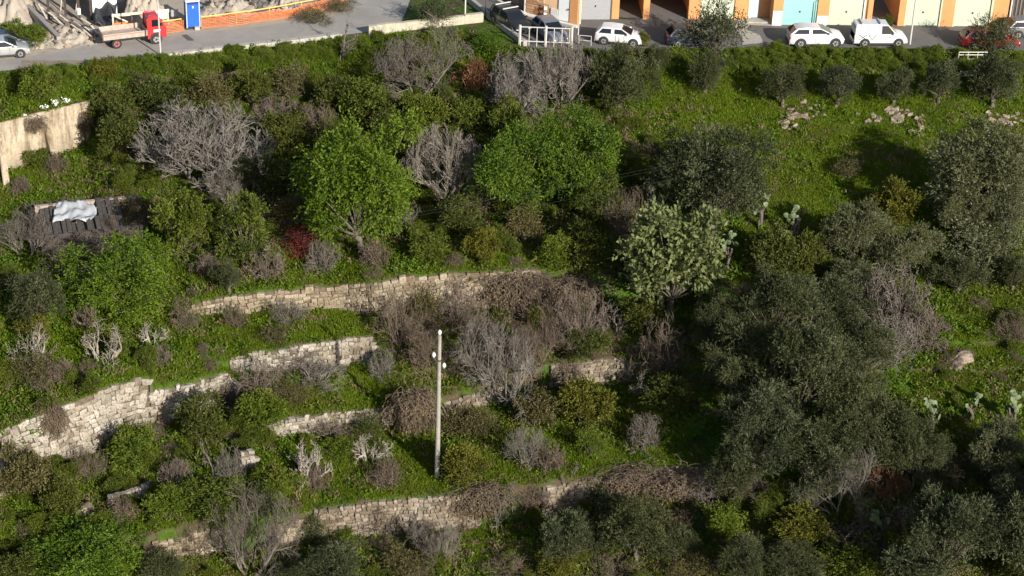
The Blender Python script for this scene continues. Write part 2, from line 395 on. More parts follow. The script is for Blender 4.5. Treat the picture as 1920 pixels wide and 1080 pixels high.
stone_wall('tall pale terrace wall of big irregular blocks at the left, highest of the walls', GW, wall_path('C', -60, 281), .52, .37, 'white')
stone_wall('pale stepped-down wall stretch right after the tallest terrace wall', GW, wall_path('C', 284, 452), .42, .29, 'white', offset=.16)
stone_wall('low grey terrace wall behind the concrete pole, left of it', GW, wall_path('D', 500, 735), .42, .28, 'white')
stone_wall('crumbling wall stretch behind the big bare tree right of the pole', GW, wall_path('D', 835, 955), .40, .28, 'grey', rag=.25, drop=.45)
stone_wall('short brown rubble wall ending at the dark olive shade', GW, wall_path('D', 1030, 1185), .36, .26, 'grey', rag=.2)
stone_wall('lowest long grey rubble wall below the foot of the concrete pole', GW, wall_path('F', 590, 900), .34, .26, 'grey')
stone_wall('lowest wall stretch at the right, covered by pale dead vines', GW, wall_path('F', 1015, 1365), .34, .27, 'grey', rag=.25, drop=.15)
stone_wall('broken pale wall stub behind the large bare tree at bottom left', GW, wall_path('F', 270, 420), .50, .36, 'tan', rag=.6, drop=.7)
stone_wall('pale broken wall piece beside the bare tree, left end of the lowest wall', GW, wall_path('F', 520, 592), .42, .32, 'tan', rag=.5, drop=.5)
def low_wall(pts, h, label, kind='white', bw=.42, bh=.26):
    P = [G(*p) for p in pts]; x = np.interp(np.linspace(0, 1, 24), np.linspace(0, 1, len(P)), [p.x for p in P]); y = np.interp(np.linspace(0, 1, 24), np.linspace(0, 1, len(P)), [p.y for p in P])
    z = np.array([ground_z(a, b) - float(hum(a, b)) for a, b in zip(x, y)])
    return stone_wall(label, GW, (x, y, z-.1, z+h), bw, bh, kind, offset=.2, rag=.2)
low_wall([(205, 948), (245, 935), (285, 922)], .75, 'short low wall fragment in the weeds above the dead brown bush at lower left')
low_wall([(118, 985), (145, 975), (172, 960)], .8, 'small tumbled wall fragment above the bright green tree in the bottom left corner', 'tan')
low_wall([(-30, 950), (-5, 940), (22, 915)], 1.1, 'wall fragment cut by the left picture edge below the tallest wall', 'tan')
low_wall([(452, 880), (462, 878), (476, 874)], 1.3, 'lone pale stone pier standing in the shrubs left of the pole')
# tumbled stones on the bank at the right
for k, (px, py, n, ww, lab) in enumerate([(1480, 225, 30, 30, 'heap of pale tumbled stones on the grassy bank below the row of olives'),
        (1537, 205, 16, 40, 'line of whitish stones showing in the bank right of the stone heap'),
        (1690, 218, 26, 50, 'scatter of pinkish stones in the middle of the grassy bank'),
        (1722, 244, 6, 18, 'few small stones lying just under the bank scatter'),
        (1885, 228, 30, 46, 'pile of grey rocks on the bank near the right picture edge'),
        (1620, 222, 8, 40, 'loose stones half sunk in dry bank earth between two stone heaps')]):
    c = G(px, py); t = thing('stone_heap', lab, 'stones', c, 0, 'stones on the grassy bank')
    for j in range(n):
        qx, qy = px+random.gauss(0, ww*.42), py+random.gauss(0, 10); q = G(qx, qy); s_ = random.choice((.2, .28, .36, .5))*random.uniform(.8, 1.2)
        o = link(bpy.data.objects.new('stone', random.choice(ST['rock'])), t); o.location = q-c+Vector((0, -.1, .08)); o.rotation_euler = [random.uniform(-.6, .6) for _ in range(3)]
        o.scale = (s_, s_*.8, s_*.55)
c = G(1800, 680)
bo = link(bpy.data.objects.new('boulder', None)); bo.location = c
bm = bmesh.new(); bmesh.ops.create_icosphere(bm, subdivisions=4, radius=1)
for v in bm.verts:
    n_ = v.co.normalized(); r = 1+.13*math.sin(n_.x*4+1)*math.cos(n_.y*3.3)+.08*math.sin(n_.z*7+n_.x*5)+.05*math.sin(n_.y*13)
    v.co = Vector((round(n_.x*r*2.6, 0)*.08+n_.x*r*.72, n_.y*r*.6, n_.z*r*.5))
me = bpy.data.meshes.new('boulder'); bm.to_mesh(me); bm.free(); me.materials.append(M['rock'])
bpy.data.objects.remove(bo); bo = link(bpy.data.objects.new('boulder', me)); bo.location = c+Vector((0, 0, .25)); bo.rotation_euler = (0, -.35, .3)
tag(bo, 'single pinkish boulder lying on the sunny grass at the right', 'boulder')

# ------------------------------------------------------------------ plant library
def unit(a): return a/np.maximum(np.linalg.norm(a, axis=-1, keepdims=True), 1e-9)
def perp(d, r):
    return unit(np.cross(d, r.normal(size=d.shape)))
def tubes(groups):
    """groups: list of (P (N,K,3), R (N,K), sides) -> verts, quads"""
    VV, QQ, off = [], [], 0
    for P, Rr, S in groups:
        n, K, _ = P.shape
        T = np.empty_like(P); T[:, 1:-1] = P[:, 2:]-P[:, :-2]; T[:, 0] = P[:, 1]-P[:, 0]; T[:, -1] = P[:, -1]-P[:, -2]
        T = unit(T); ref = np.where(np.abs(T[..., 2:3]) < .85, np.array([0, 0, 1.]), np.array([1., 0, 0]))
        A = unit(np.cross(T, ref)); B = np.cross(T, A)
        an = np.arange(S)*2*np.pi/S
        v = P[:, :, None]+(A[:, :, None]*np.cos(an)[None, None, :, None]+B[:, :, None]*np.sin(an)[None, None, :, None])*Rr[:, :, None, None]
        VV.append(v.reshape(-1, 3))
        base = off+np.arange(n)[:, None, None]*K*S+np.arange(K-1)[None, :, None]*S
        k = np.arange(S)[None, None, :]; k2 = (k+1) % S
        QQ.append(np.stack([base+k, base+k2, base+S+k2, base+S+k], -1).reshape(-1, 4)); off += n*K*S
    return np.concatenate(VV), np.concatenate(QQ)
def leaves(P, Dd, L, Wd, tint, r, fold=.18):
    n = len(P); Dd = unit(Dd); s = perp(Dd, r); nn = np.cross(Dd, s)
    L = np.broadcast_to(np.asarray(L, float), (n,))[:, None]*r.uniform(.7, 1.25, (n, 1)); Wd = np.broadcast_to(np.asarray(Wd, float), (n,))[:, None]*r.uniform(.75, 1.2, (n, 1))
    m = P+Dd*L*.5; up = nn*Wd*fold
    v = np.stack([P, m+s*Wd*.5+up, P+Dd*L-up*.6, m-s*Wd*.5+up], 1).reshape(-1, 3)
    q = np.arange(n*4).reshape(n, 4)
    return v, q, np.clip(tint, 0, 1)
def gen_leafy(seed, R, B, zc, ncl, rc, spr, lps, L, Wd, sl=.45, trunk_r=.16, stems=1, droop=0.0, up=.35, spread=.5, low=-.55, fill=.35):
    """crown of leaf sprigs gathered in clumps at the ends of limbs; returns (wood mesh data, leaf mesh data)"""
    r = np.random.default_rng(seed)
    k = np.arange(ncl)+.5; zz = low+(1-low)*(1-k/ncl); ph = k*2.39996+r.uniform(0, 6)
    rr = np.sqrt(np.clip(1-zz**2, 0, 1))
    dirs = unit(np.stack([rr*np.cos(ph), rr*np.sin(ph), zz], -1)+r.normal(0, .22, (ncl, 3)))
    lob = 1+.16*np.sin(2*np.arctan2(dirs[:, 1], dirs[:, 0])+seed)+.12*np.sin(3*np.arctan2(dirs[:, 1], dirs[:, 0])+2*seed)
    rad = np.where(r.random(ncl) < fill, r.uniform(.25, .6, ncl), r.uniform(.60, .98, ncl))*lob
    C = dirs*rad[:, None]*np.array([R, R, B])+np.array([0, 0, zc])
    crc = rc*r.choice([.6, .8, 1.0, 1.25, 1.5], ncl)*r.uniform(.9, 1.1, ncl)
    # limbs
    fork = np.array([r.normal(0, .08*R), r.normal(0, .08*R), max(.25*zc, zc-B*.75)])
    if stems == 1: st = np.tile(fork, (ncl, 1))
    else:
        sp = np.stack([np.cos(np.arange(stems)*6.283/stems), np.sin(np.arange(stems)*6.283/stems), np.zeros(stems)], -1)*R*.12
        st = sp[r.integers(0, stems, ncl)]
    f = np.linspace(0, 1, 5)[None, :, None]; mid = (st+C)/2+np.array([0, 0, .12*B])*r.uniform(-.5, 1, (ncl, 1))+r.normal(0, .07*R, (ncl, 3))
    Pl = (1-f)**2*st[:, None]+2*f*(1-f)*mid[:, None]+f**2*C[:, None]
    rl = trunk_r*.45*(1-.82*f[..., 0])*r.uniform(.6, 1.1, (ncl, 1))
    gr = [(Pl, np.broadcast_to(rl, (ncl, 5)), 5)]
    if stems == 1:
        tp = np.linspace(0, 1, 6)[:, None]*fork[None]; tp[:, :2] += r.normal(0, .04*R, (6, 2)); tp[0, 2] = -.3
        gr.append((tp[None], (trunk_r*np.linspace(1.35, .75, 6))[None], 8))
    wv, wq = tubes(gr)
    # sprigs
    wgt = crc**2; cnt = np.maximum(3, (spr*wgt/wgt.sum()).astype(int)); ci = np.repeat(np.arange(ncl), cnt); ns = len(ci)
    outw = unit(C-np.array([0, 0, zc-.3*B]))
    v = unit(r.normal(size=(ns, 3))+outw[ci]*spread+np.array([0, 0, up]))
    P0 = C[ci]+v*crc[ci][:, None]*np.sqrt(r.uniform(.05, .85, (ns, 1)))*np.array([1, 1, .85])
    sd = unit(v+r.normal(0, .35, (ns, 3))-np.array([0, 0, droop]))
    sL = sl*r.uniform(.6, 1.3, ns)
    ft = np.tile(np.linspace(.05, 1, lps), ns); si = np.repeat(np.arange(ns), lps)
    LP = P0[si]+sd[si]*(sL[si]*ft)[:, None]-np.array([0, 0, 1])*(ft**2*droop*.25*sL[si])[:, None]
    LD = sd[si]*.7+perp(sd[si], r)*r.uniform(.3, 1.0, (ns*lps, 1))
    ctint = r.normal(0, .13, ncl); stint = r.normal(0, .12, ns)
    ti = .42+ctint[ci][si]+stint[si]+.16*(ft-.5)+r.normal(0, .12, ns*lps)
    return (wv, wq), leaves(LP, LD, L, Wd, ti, r)
def gen_bare(seed, stems=3, levels=5, L0=1.5, r0=.10, mult=(4, 4, 3, 3, 2), ang=(.5, .95), ratio=.68, up=.18, gn=.16, lean=.5, tip=.006, rr=.62, sides=(7, 5, 4, 3, 3, 3)):
    r = np.random.default_rng(seed)
    a = np.arange(stems)*6.283/stems+r.uniform(0, 6)
    d = unit(np.stack([np.cos(a)*lean, np.sin(a)*lean, np.ones(stems)], -1)+r.normal(0, .15, (stems, 3)))
    p = np.stack([np.cos(a), np.sin(a), a*0], -1)*r0*1.1*(stems > 1); p[:, 2] = -.2
    L = np.full(stems, L0)*r.uniform(.8, 1.2, stems); ra = np.full(stems, r0)*r.uniform(.7, 1.1, stems)
    out = []; cen = np.array([0, 0, L0*.35])
    for lv in range(levels):
        n = len(p); K = 6 if lv < 2 else (5 if lv < 3 else 4)
        P = np.empty((n, K, 3)); P[:, 0] = p; dd = d.copy(); Ds = [dd]
        for k in range(1, K):
            dd = unit(dd+r.normal(0, gn, (n, 3))+np.array([0, 0, up*.35])); P[:, k] = P[:, k-1]+dd*(L/(K-1))[:, None]; Ds.append(dd)
        last = lv == levels-1
        end = np.maximum(ra*(.25 if last else rr*.95), tip*.6)
        f = np.linspace(0, 1, K)[None]; Rr = ra[:, None]*(1-f)+end[:, None]*f
        out.append((P, Rr, sides[lv]))
        if last: break
        m = mult[lv]; ii = np.repeat(np.arange(n), m)
        fr = np.tile(np.linspace(.38, 1, m), n)+r.normal(0, .05, n*m); fr = np.clip(fr, .2, 1)
        pos = fr*(K-1); k0 = np.minimum(pos.astype(int), K-2); w_ = (pos-k0)[:, None]
        p = P[ii, k0]*(1-w_)+P[ii, k0+1]*w_
        Da = np.stack(Ds, 1)[ii, k0]
        th = r.uniform(ang[0], ang[1], n*m)*np.where(fr > .93, .45, 1.0)
        d = unit(Da*np.cos(th)[:, None]+perp(Da, r)*np.sin(th)[:, None]+np.array([0, 0, up]))
        ra = np.maximum((Rr[ii, 0]*(1-fr)+Rr[ii, -1]*fr)*rr*r.uniform(.75, 1.1, n*m), tip)
        L = L[ii]*ratio*r.uniform(.65, 1.2, n*m)
    return out
LIB = {}
def put(kind, parts, R, B, zc):
    LIB.setdefault(kind, []).append((parts, R, B, zc))
def leafy(kind, n, seed, leafmat, wood='bark', **kw):
    for k in range(n):
        (wv, wq), (lv, lq, lt) = gen_leafy(seed+k*17, **kw)
        rl_ = np.percentile(np.hypot(lv[:, 0], lv[:, 1]), 96.5); z0_, z1_ = np.percentile(lv[:, 2], [1.5, 99])
        put(kind, [('trunk' if kw.get('stems', 1) == 1 else 'stems', mesh_np('trunk', wv, wq, [M[wood]], smooth=True)), ('crown', mesh_np('crown', lv, lq, [M[leafmat]], tint=lt))], rl_, (z1_-z0_)/2, (z0_+z1_)/2)
def bare(kind, n, seed, wood, **kw):
    for k in range(n):
        g = gen_bare(seed+k*13, **kw)
        ap = np.concatenate([a[0].reshape(-1, 3) for a in g[2:]]); hx = np.percentile(np.hypot(ap[:, 0], ap[:, 1]), 84); hz = np.percentile(ap[:, 2], 92)
        for q_ in g:                                      # the outer twigs of a crown end on a rounded outline
            P = q_[0]; rho = np.sqrt((P[..., 0]/hx)**2+(P[..., 1]/hx)**2+(np.maximum(P[..., 2], 0)/hz)**2); f = np.where(rho > .85, (.85+.6*np.tanh((rho-.85)/.6))/np.maximum(rho, .01), 1)
            P *= f[..., None]; P[..., 2] = np.maximum(P[..., 2], -.25)
        thick = g[:2]; thin = g[2:]
        allp = np.concatenate([a[0].reshape(-1, 3) for a in g]); cx, cy = allp[:, 0].mean(), allp[:, 1].mean()
        Rm = np.percentile(np.hypot(allp[:, 0], allp[:, 1]), 96); zt = np.percentile(allp[:, 2], 99)
        v1, q1 = tubes(thick); v2, q2 = tubes(thin)
        put(kind, [('trunk', mesh_np('trunk', v1, q1, [M[wood]], smooth=True)), ('twigs', mesh_np('twigs', v2, q2, [M[wood]]))], Rm, zt/2, zt/2)
leafy('olive', 5, 11, 'olive', R=2.3, B=2.0, zc=2.5, ncl=34, rc=.58, spr=2300, lps=9, L=.16, Wd=.055, sl=.46, trunk_r=.24, up=.45)
leafy('olive_big', 3, 311, 'olive', R=3.1, B=2.9, zc=4.3, ncl=60, rc=.58, spr=3500, lps=9, L=.17, Wd=.058, sl=.52, trunk_r=.30, up=.55)
leafy('bright', 4, 101, 'bright', R=3.1, B=2.7, zc=3.0, ncl=46, rc=.60, spr=2900, lps=7, L=.18, Wd=.085, sl=.6, trunk_r=.18, up=.25, droop=.3, low=-.9)
leafy('dense', 3, 151, 'green', R=1.8, B=2.4, zc=2.4, low=-.9, ncl=40, rc=.46, spr=2300, lps=7, L=.15, Wd=.075, sl=.40, trunk_r=.18, up=.5)
leafy('pale', 2, 171, 'pale', R=2.0, B=2.2, zc=2.6, ncl=46, rc=.52, spr=1300, lps=6, L=.24, Wd=.15, sl=.5, trunk_r=.17, up=.3, fill=.2)
leafy('shrub', 6, 201, 'dark', R=1.15, B=1.0, zc=1.0, ncl=20, rc=.36, spr=1150, lps=7, L=.12, Wd=.065, sl=.34, trunk_r=.07, stems=6, up=.5, low=-.75)
leafy('scrubby', 4, 251, 'drab', R=1.15, B=.95, zc=.95, ncl=26, rc=.44, spr=650, lps=6, L=.12, Wd=.055, sl=.42, trunk_r=.08, stems=9, up=.6, low=-.7)
bare('fig', 3, 401, 'fig', stems=10, levels=6, L0=1.2, r0=.085, mult=(4, 4, 4, 3, 3), ang=(.3, .8), ratio=.70, up=.15, gn=.12, lean=1.35, tip=.0095, rr=.66)
bare('bare', 3, 451, 'greytwig', stems=5, levels=6, L0=1.8, r0=.09, mult=(5, 5, 4, 3, 2), ang=(.4, .9), ratio=.66, up=.11, gn=.13, lean=.85, tip=.0085, rr=.64)
bare('sapling', 3, 501, 'fig', stems=2, levels=5, L0=2.0, r0=.075, mult=(5, 4, 3, 3), ang=(.45, .95), ratio=.52, up=.15, gn=.16, lean=.28, tip=.012, rr=.64)
bare('stump', 3, 541, 'white', stems=5, levels=5, L0=.9, r0=.14, mult=(3, 3, 3, 3), ang=(.5, 1.1), ratio=.72, up=.12, gn=.24, lean=1.1, tip=.016, rr=.66)
bare('twigbush', 5, 601, 'mauve', stems=38, levels=4, L0=.75, r0=.022, mult=(4, 3, 3), ang=(.3, 1.0), ratio=.66, up=.03, gn=.22, lean=1.5, tip=.009, rr=.75, sides=(4, 3, 3, 3))
bare('thicket', 4, 651, 'twig', stems=22, levels=5, L0=1.3, r0=.035, mult=(3, 3, 3, 2), ang=(.3, 1.0), ratio=.62, up=.05, gn=.22, lean=.8, tip=.010, rr=.68, sides=(5, 3, 3, 3, 3))
# curtains of dead creeper hanging over a wall edge
for k in range(2):
    r = np.random.default_rng(700+k); n = 420
    P = np.empty((n, 6, 3)); P[:, 0] = np.stack([r.normal(0, .45, n), r.uniform(.0, .5, n), 1.9+r.normal(0, .12, n)], -1)
    d = np.stack([r.normal(0, .45, n), -r.uniform(.3, 1.0, n), r.uniform(-.2, .5, n)], -1)
    for j in range(1, 6):
        d = unit(d+np.stack([r.normal(0, .55, n), r.normal(0, .25, n), r.normal(-.38, .35, n)], -1)); P[:, j] = P[:, j-1]+d*r.uniform(.2, .5, (n, 1))
        P[:, j, 1] = np.maximum(P[:, j, 1], -.75)
    v, q = tubes([(P, np.full((n, 6), .012), 3)])
    ci = r.integers(0, n*6, 3600); lv, lq, lt = leaves(P.reshape(-1, 3)[ci], np.array([0, -.3, -1.])+r.normal(0, .5, (3600, 3)), .12, .05, r.normal(.40, .22, 3600), r)
    put('creeper', [('stems', mesh_np('stems', v, q, [M['twig']])), ('dry_leaves', mesh_np('dry_leaves', lv, lq, [M['dry']], tint=lt))], 1.0, 1.0, 1.1)
GROUPS = dict(olive='olive trees', olive_big='olive trees', bright='bright green leafy trees', dense='dense evergreen trees', pale='pale leaved trees', shrub='green shrubs', scrubby='drab scrub bushes',
    fig='bare fig trees', bare='bare grey trees', sapling='slender bare saplings', stump='pollarded dead trees', twigbush='leafless twig bushes', thicket='leafless thickets', creeper='dead creepers')
NAMES = dict(olive=('olive_tree', 'tree'), olive_big=('olive_tree', 'tree'), bright=('leafy_tree', 'tree'), dense=('evergreen_tree', 'tree'), pale=('pale_leaf_tree', 'tree'), shrub=('green_shrub', 'shrub'), scrubby=('scrub_bush', 'bush'),
    fig=('bare_fig_tree', 'bare tree'), bare=('bare_tree', 'bare tree'), sapling=('bare_sapling', 'bare tree'), stump=('dead_tree', 'dead tree'), twigbush=('twig_bush', 'bush'), thicket=('thicket', 'thicket'), creeper=('dead_creeper', 'creeper'))
count = {}
def plant(kind, cx, cy, wpx, hpx, label, leaf=None, wood=None, rz=None, z=None):
    """a plant whose crown is seen centred at a pixel with a given width and height"""
    k = count.get(kind, 0); count[kind] = k+1
    parts, R, B, zc = LIB[kind][k % len(LIB[kind])]
    zz = zc; p = G(cx, cy, zz)
    for _ in range(4):
        s = pxpm((p.x, p.y, p.z+zz)); al = math.atan2(H-p.z-zz, p.y)
        sx = wpx/s/(2*R); hh = hpx/2/s
        sz = math.sqrt(max(hh**2-(R*sx)**2*math.sin(al)**2, (.55*hh)**2))/math.cos(al)/B
        sz = min(max(sz, .6*sx), (1.22 if parts[-1][0] == 'crown' else 1.9)*sx); zz = zc*sz
        p = G(cx, cy, zz)
    nm, cat = NAMES[kind]
    t = thing(nm, label, cat, (p.x, p.y, p.z-.05), random.uniform(0, 6.28) if rz is None else rz, GROUPS[kind])
    t.scale = (sx, sx, sz)
    for pn, me in parts:
        o = link(bpy.data.objects.new(pn, me), t)
        m = leaf if pn in ('crown', 'dry_leaves') else wood
        if m: o.material_slots[0].link = 'OBJECT'; o.material_slots[0].material = M[m]
    return t

# ------------------------------------------------------------------ roads and building site ground
def asphalt(name, a, b_, patch, scale=.5):
    m, nt, b = newmat(name)
    big = noise(nt, scale, 6, .65, dist=.6); fine = noise(nt, 14, 6, .75); mid = noise(nt, 2.2, 6, .7, dist=1.5)
    c = ramp(nt, big, [(.32, a), (.68, b_)])
    c = mixc(nt, ramp(nt, mid, [(.55, (0, 0, 0)), (.72, (.8, .8, .8))]), c, patch)
    c = mixc(nt, .35, c, mixc(nt, fine, (.02, .02, .02), (.42, .40, .37)))
    nt.links.new(c, b.inputs['Base Color']); b.inputs['Roughness'].default_value = .9; b.inputs['Specular IOR Level'].default_value = .25
    bump(nt, b, fine, .3, .01)
    return m
M['road_old'] = asphalt('dusty_old_road', (.26, .235, .21), (.36, .33, .295), (.22, .195, .175))
M['road_dark'] = asphalt('dark_asphalt', (.060, .054, .050), (.100, .090, .083), (.120, .108, .098))
M['dirt'] = asphalt('site_dirt', (.34, .27, .20), (.46, .39, .30), (.25, .195, .14), .8)
M['kerb'] = plain('pale_kerb', (.34, .315, .27), .9, var=.25, scale=3)
M['parapet'] = plain('yellowish_parapet', (.40, .36, .27), .9, var=.25, scale=2)
M['plaster'] = None
m, nt, b = newmat('tan_plaster_wall')
f = noise(nt, .8, 8, .7, dist=.4); f2 = noise(nt, 5, 8, .7)
mp = N(nt, 'ShaderNodeMapping'); mp.inputs['Scale'].default_value = (1, 1, .14); tcw = N(nt, 'ShaderNodeTexCoord'); nt.links.new(tcw.outputs['Object'], mp.inputs[0])
stk = N(nt, 'ShaderNodeTexNoise'); stk.inputs['Scale'].default_value = 1.6; stk.inputs['Detail'].default_value = 8; stk.inputs['Roughness'].default_value = .7; nt.links.new(mp.outputs[0], stk.inputs['Vector'])
c = ramp(nt, f, [(.30, (.20, .155, .105)), (.46, (.38, .315, .225)), (.75, (.46, .39, .29))])
c = mixc(nt, 1.0, c, ramp(nt, stk.outputs['Fac'], [(.36, (.42, .36, .30)), (.54, (1, 1, 1))]), 'MULTIPLY')
nt.links.new(mixc(nt, 1.0, c, ramp(nt, f2, [(.3, (.72, .68, .62)), (.55, (1, 1, 1))]), 'MULTIPLY'), b.inputs['Base Color']); b.inputs['Roughness'].default_value = .95
bump(nt, b, f2, .5, .05); M['plaster'] = m
def sheet(name, pix, z, mat, dens=1):
    """a flat surface on the level of the roads, outlined in plan"""
    P = [W(px, py, z) for px, py in pix]; me = bpy.data.meshes.new(name)
    me.from_pydata([tuple(p) for p in P], [], [tuple(range(len(P)))]); me.materials.append(mat); me.validate()
    if me.polygons[0].normal.z < 0: me.flip_normals()
    o = link(bpy.data.objects.new(name, me)); o['kind'] = 'structure'; return o
sheet('site_ground', [(-300,20),(-300,-60),(690,-60),(668,5),(625,33),(480,54),(330,68),(190,84),(120,98),(40,112),(-60,118)], .004, M['dirt'])
sheet('road', [(-260,166),(0,134),(115,118),(300,105),(500,83),(640,66),(735,54),(752,40),(762,20),(775,-20),(790,-60),(700,-60),(664,5),(625,30),(480,51),(330,66),(190,82),(120,95),(40,108),(-260,150)], .010, M['road_old'])
sheet('asphalt_road', [(820,-60),(872,0),(985,88),(1075,95),(1300,92),(1450,87),(1700,91),(1920,95),(2250,99),(2250,40),(1960,46),(1640,44),(1450,44),(1420,34),(1290,36),(1086,36),(1083,50),(985,28),(930,4),(880,-60)], .010, M['road_dark'])
sheet('forecourt', [(880,-60),(930,2),(1000,24),(1300,40),(1950,50),(2250,55),(2250,-60)], .006, M['road_dark'])
sheet('pavement', [(1392,84),(1432,80),(1425,66),(1400,55),(1405,47),(1450,49),(1450,36),(1385,34),(1378,52),(1392,70)], .05, M['kerb'])
for pix, nm in (([(40,113),(190,113),(190,118),(40,131)], 'mud_stain'), ):
    sheet(nm, pix, .014, plain('mud', (.21, .165, .125), .95, var=.3, scale=1.5))
sheet('road_patch', [(340,66),(350,64.5),(364,75),(362,76.5),(352,76)], .014, plain('tar_patch', (.09, .08, .07), .9))
def kerb(name, pix, h, w_, mat, label, cat, z0=-.2):
    P = [W(px, py, 0) for px, py in pix]; base = P[len(P)//2]; mb = MB(); t = thing(name, label, cat, base)
    for a, b_ in zip(P, P[1:]):
        n = max(1, int((b_-a).length/2.2))
        for k in range(n):
            q0 = a.lerp(b_, k/n)-base; q1 = a.lerp(b_, (k+1)/n-.004)-base; mm = MB(); hh = h*random.uniform(.94, 1.06)
            mm.slab(q0, q1, z0, hh, -w_/2, w_/2); mm.build('block', mat, t, bevel=.02)
    return t
kerb('road_kerb', [(300,106.5),(400,95),(500,84.5),(560,78),(640,68)], .28, .55, M['kerb'], 'low pale concrete kerb along the valley side of the left road', 'kerb')
kerb('road_parapet', [(690,66),(740,58.5),(800,52),(870,44),(905,40)], .75, .4, M['parapet'], 'yellowish parapet wall closing the road bend above the broad bare tree', 'parapet', -1.0)
kerb('ramp_wall', [(872,-2),(905,24),(940,52),(985,87)], .45, .35, M['kerb'], 'low grey wall along the side of the dark ramp road', 'low wall', -.8)
kerb('white_kerb', [(918,-6),(950,10),(985,28),(1083,52)], .16, .30, plain('white_kerb', (.66, .62, .56), .85), 'white kerb in front of the brick faced house corner', 'kerb')

# concrete retaining wall at the upper left
x, y, zb, zt = wall_path('G', -150, 171, 40)
mid = 20; base = Vector((x[mid], y[mid], zb[mid]))
gw = thing('retaining_wall', 'tall tan plastered concrete retaining wall at the left below the road', 'retaining wall', base)
s = np.concatenate([[0], np.cumsum(np.hypot(np.diff(x), np.diff(y)))])
npan = 5
for k in range(npan):
    a0, a1 = s[-1]*k/npan, s[-1]*(k+1)/npan-.03; v, q = [], []
    n = 9
    for j in range(n):
        c = a0+(a1-a0)*j/(n-1); e = .3
        p = Vector((np.interp(c, s, x), np.interp(c, s, y), 0)); an = math.atan2(np.interp(c+e, s, y)-np.interp(c-e, s, y), np.interp(c+e, s, x)-np.interp(c-e, s, x)); nv_ = Vector((math.sin(an), -math.cos(an), 0))
        zb_, zt_ = np.interp(c, s, zb)-.6, np.interp(c, s, zt)+.12
        for o, z in ((.32, zb_), (.16, zt_), (-.35, zt_), (-.35, zb_)): v.append(tuple(p+nv_*o+Vector((0, 0, z))-base))
    for j in range(n-1):
        for e in range(4): q.append((j*4+e, j*4+4+e, j*4+4+(e+1) % 4, j*4+(e+1) % 4))
    me = mesh_np('panel', v, q, [M['plaster']], T=None); bmm = bmesh.new(); bmm.from_mesh(me); bmesh.ops.holes_fill(bmm, edges=bmm.edges); bmesh.ops.recalc_face_normals(bmm, faces=bmm.faces); bmm.to_mesh(me); bmm.free()
    link(bpy.data.objects.new('panel', me), gw)
# rendered end of the wall: a sloping buttress and the stepped toe
def buttress(pxa, pya, pxb, pyb, wid):
    a = G(pxa, pya+4); a_ = W(pxa, pya, 0); b_ = G(pxb, pyb)
    i = int(np.argmin(np.abs(topx(x, y, zt)[0]-pxa))); top = Vector((x[i], y[i], zt[i]+.05)); foot = b_+Vector((0, -.1, -.3))
    mb = MB(); dx = wid/2
    mb.hexa([tuple(foot+Vector((-dx, 0, 0))-base), tuple(foot+Vector((dx, 0, 0))-base), tuple(Vector((top.x+dx, top.y+.1, foot.z))-base), tuple(Vector((top.x-dx, top.y+.1, foot.z))-base),
             tuple(foot+Vector((-dx, 0, .25))-base), tuple(foot+Vector((dx, 0, .25))-base), tuple(top+Vector((dx, -.05, 0))-base), tuple(top+Vector((-dx, -.05, 0))-base)])
    mb.build('buttress', M['plaster'], gw, bevel=.04)
buttress(85, 215, 108, 308, .45); buttress(160, 194, 128, 285, .6); buttress(-2, 235, 14, 352, .5)

# ------------------------------------------------------------------ the concrete pole
p = G(819.5, 897); t = thing('utility_pole', 'tall round concrete electricity pole with three white insulators', 'pole', p+Vector((0, 0, -.15)))
hp = 10.6
mb = MB(); mb.tube([(0, 0, 0), (0, 0, hp*.5), (0, 0, hp)], [.175, .145, .115], 14); mb.build('shaft', plain('pole_concrete', (.25, .232, .198), .9, var=.18, scale=4), t, True)
ins_m = plain('white_porcelain', (.62, .62, .58), .25, var=.03)
iron = plain('dark_iron', (.10, .09, .08), .6, .5)
for dx, dz, arm in ((0, 0.0, 0), (-.34, -1.35, 1), (.30, -2.1, 1)):
    if arm:
        a = MB(); a.tube([(0, -.05, hp+dz-.45), (dx*.55, -.1, hp+dz-.38), (dx, -.12, hp+dz-.1)], .028, 6); br = a.build('bracket', iron, t, True)
    else:
        a = MB(); a.tube([(0, 0, hp-.05), (0, 0, hp+.12)], .03, 6); br = a.build('bracket', iron, t, True)
    a = MB(); zc = hp+dz+(.05 if not arm else -.1); yy = -.12 if arm else 0
    a.tube([(dx, yy, zc), (dx, yy, zc+.07), (dx, yy, zc+.10), (dx, yy, zc+.20), (dx, yy, zc+.26), (dx, yy, zc+.34)], [.06, .085, .115, .125, .105, .05], 12)
    link(bpy.data.objects.new('insulator', a.mesh('insulator', ins_m, True)), br)
a = MB(); a.tube([(.12, -.1, hp-2.25), (.28, -.12, hp-2.2), (.31, -.12, hp-2.35), (.31, -.12, hp-2.55)], .025, 6); a.build('hook', iron, t, True)
a = MB(); a.tube([(0, 0, hp-1.78), (0, 0, hp-1.66)], .145, 14); a.build('band', iron, t, True)
# thin cables crossing high over the wood
cm = plain('black_cable', (.03, .03, .03), .7)
for k, (l, r_) in enumerate((((-150, 545, 9), (2060, 128, 9)), ((-150, 550, 9), (2060, 134, 9)), ((-150, 565, 9), (2060, 162, 9)))):
    def up(px, py, zc):
        q = G(px, py, zc); return q+Vector((0, 0, zc))
    A, B = up(*l), up(*r_); a = MB(); base = (A+B)/2
    a.tube([A.lerp(B, f)-base+Vector((0, 0, -1.2*(1-(2*f-1)**2))) for f in np.linspace(0, 1, 22)], .004, 5)
    o = a.build('overhead_cable', cm); o.location = base
    tag(o, ('top one', 'middle one', 'lowest one')[k]+' of the three thin overhead cables crossing the dark gap in the wood', 'cable', 'overhead cables')

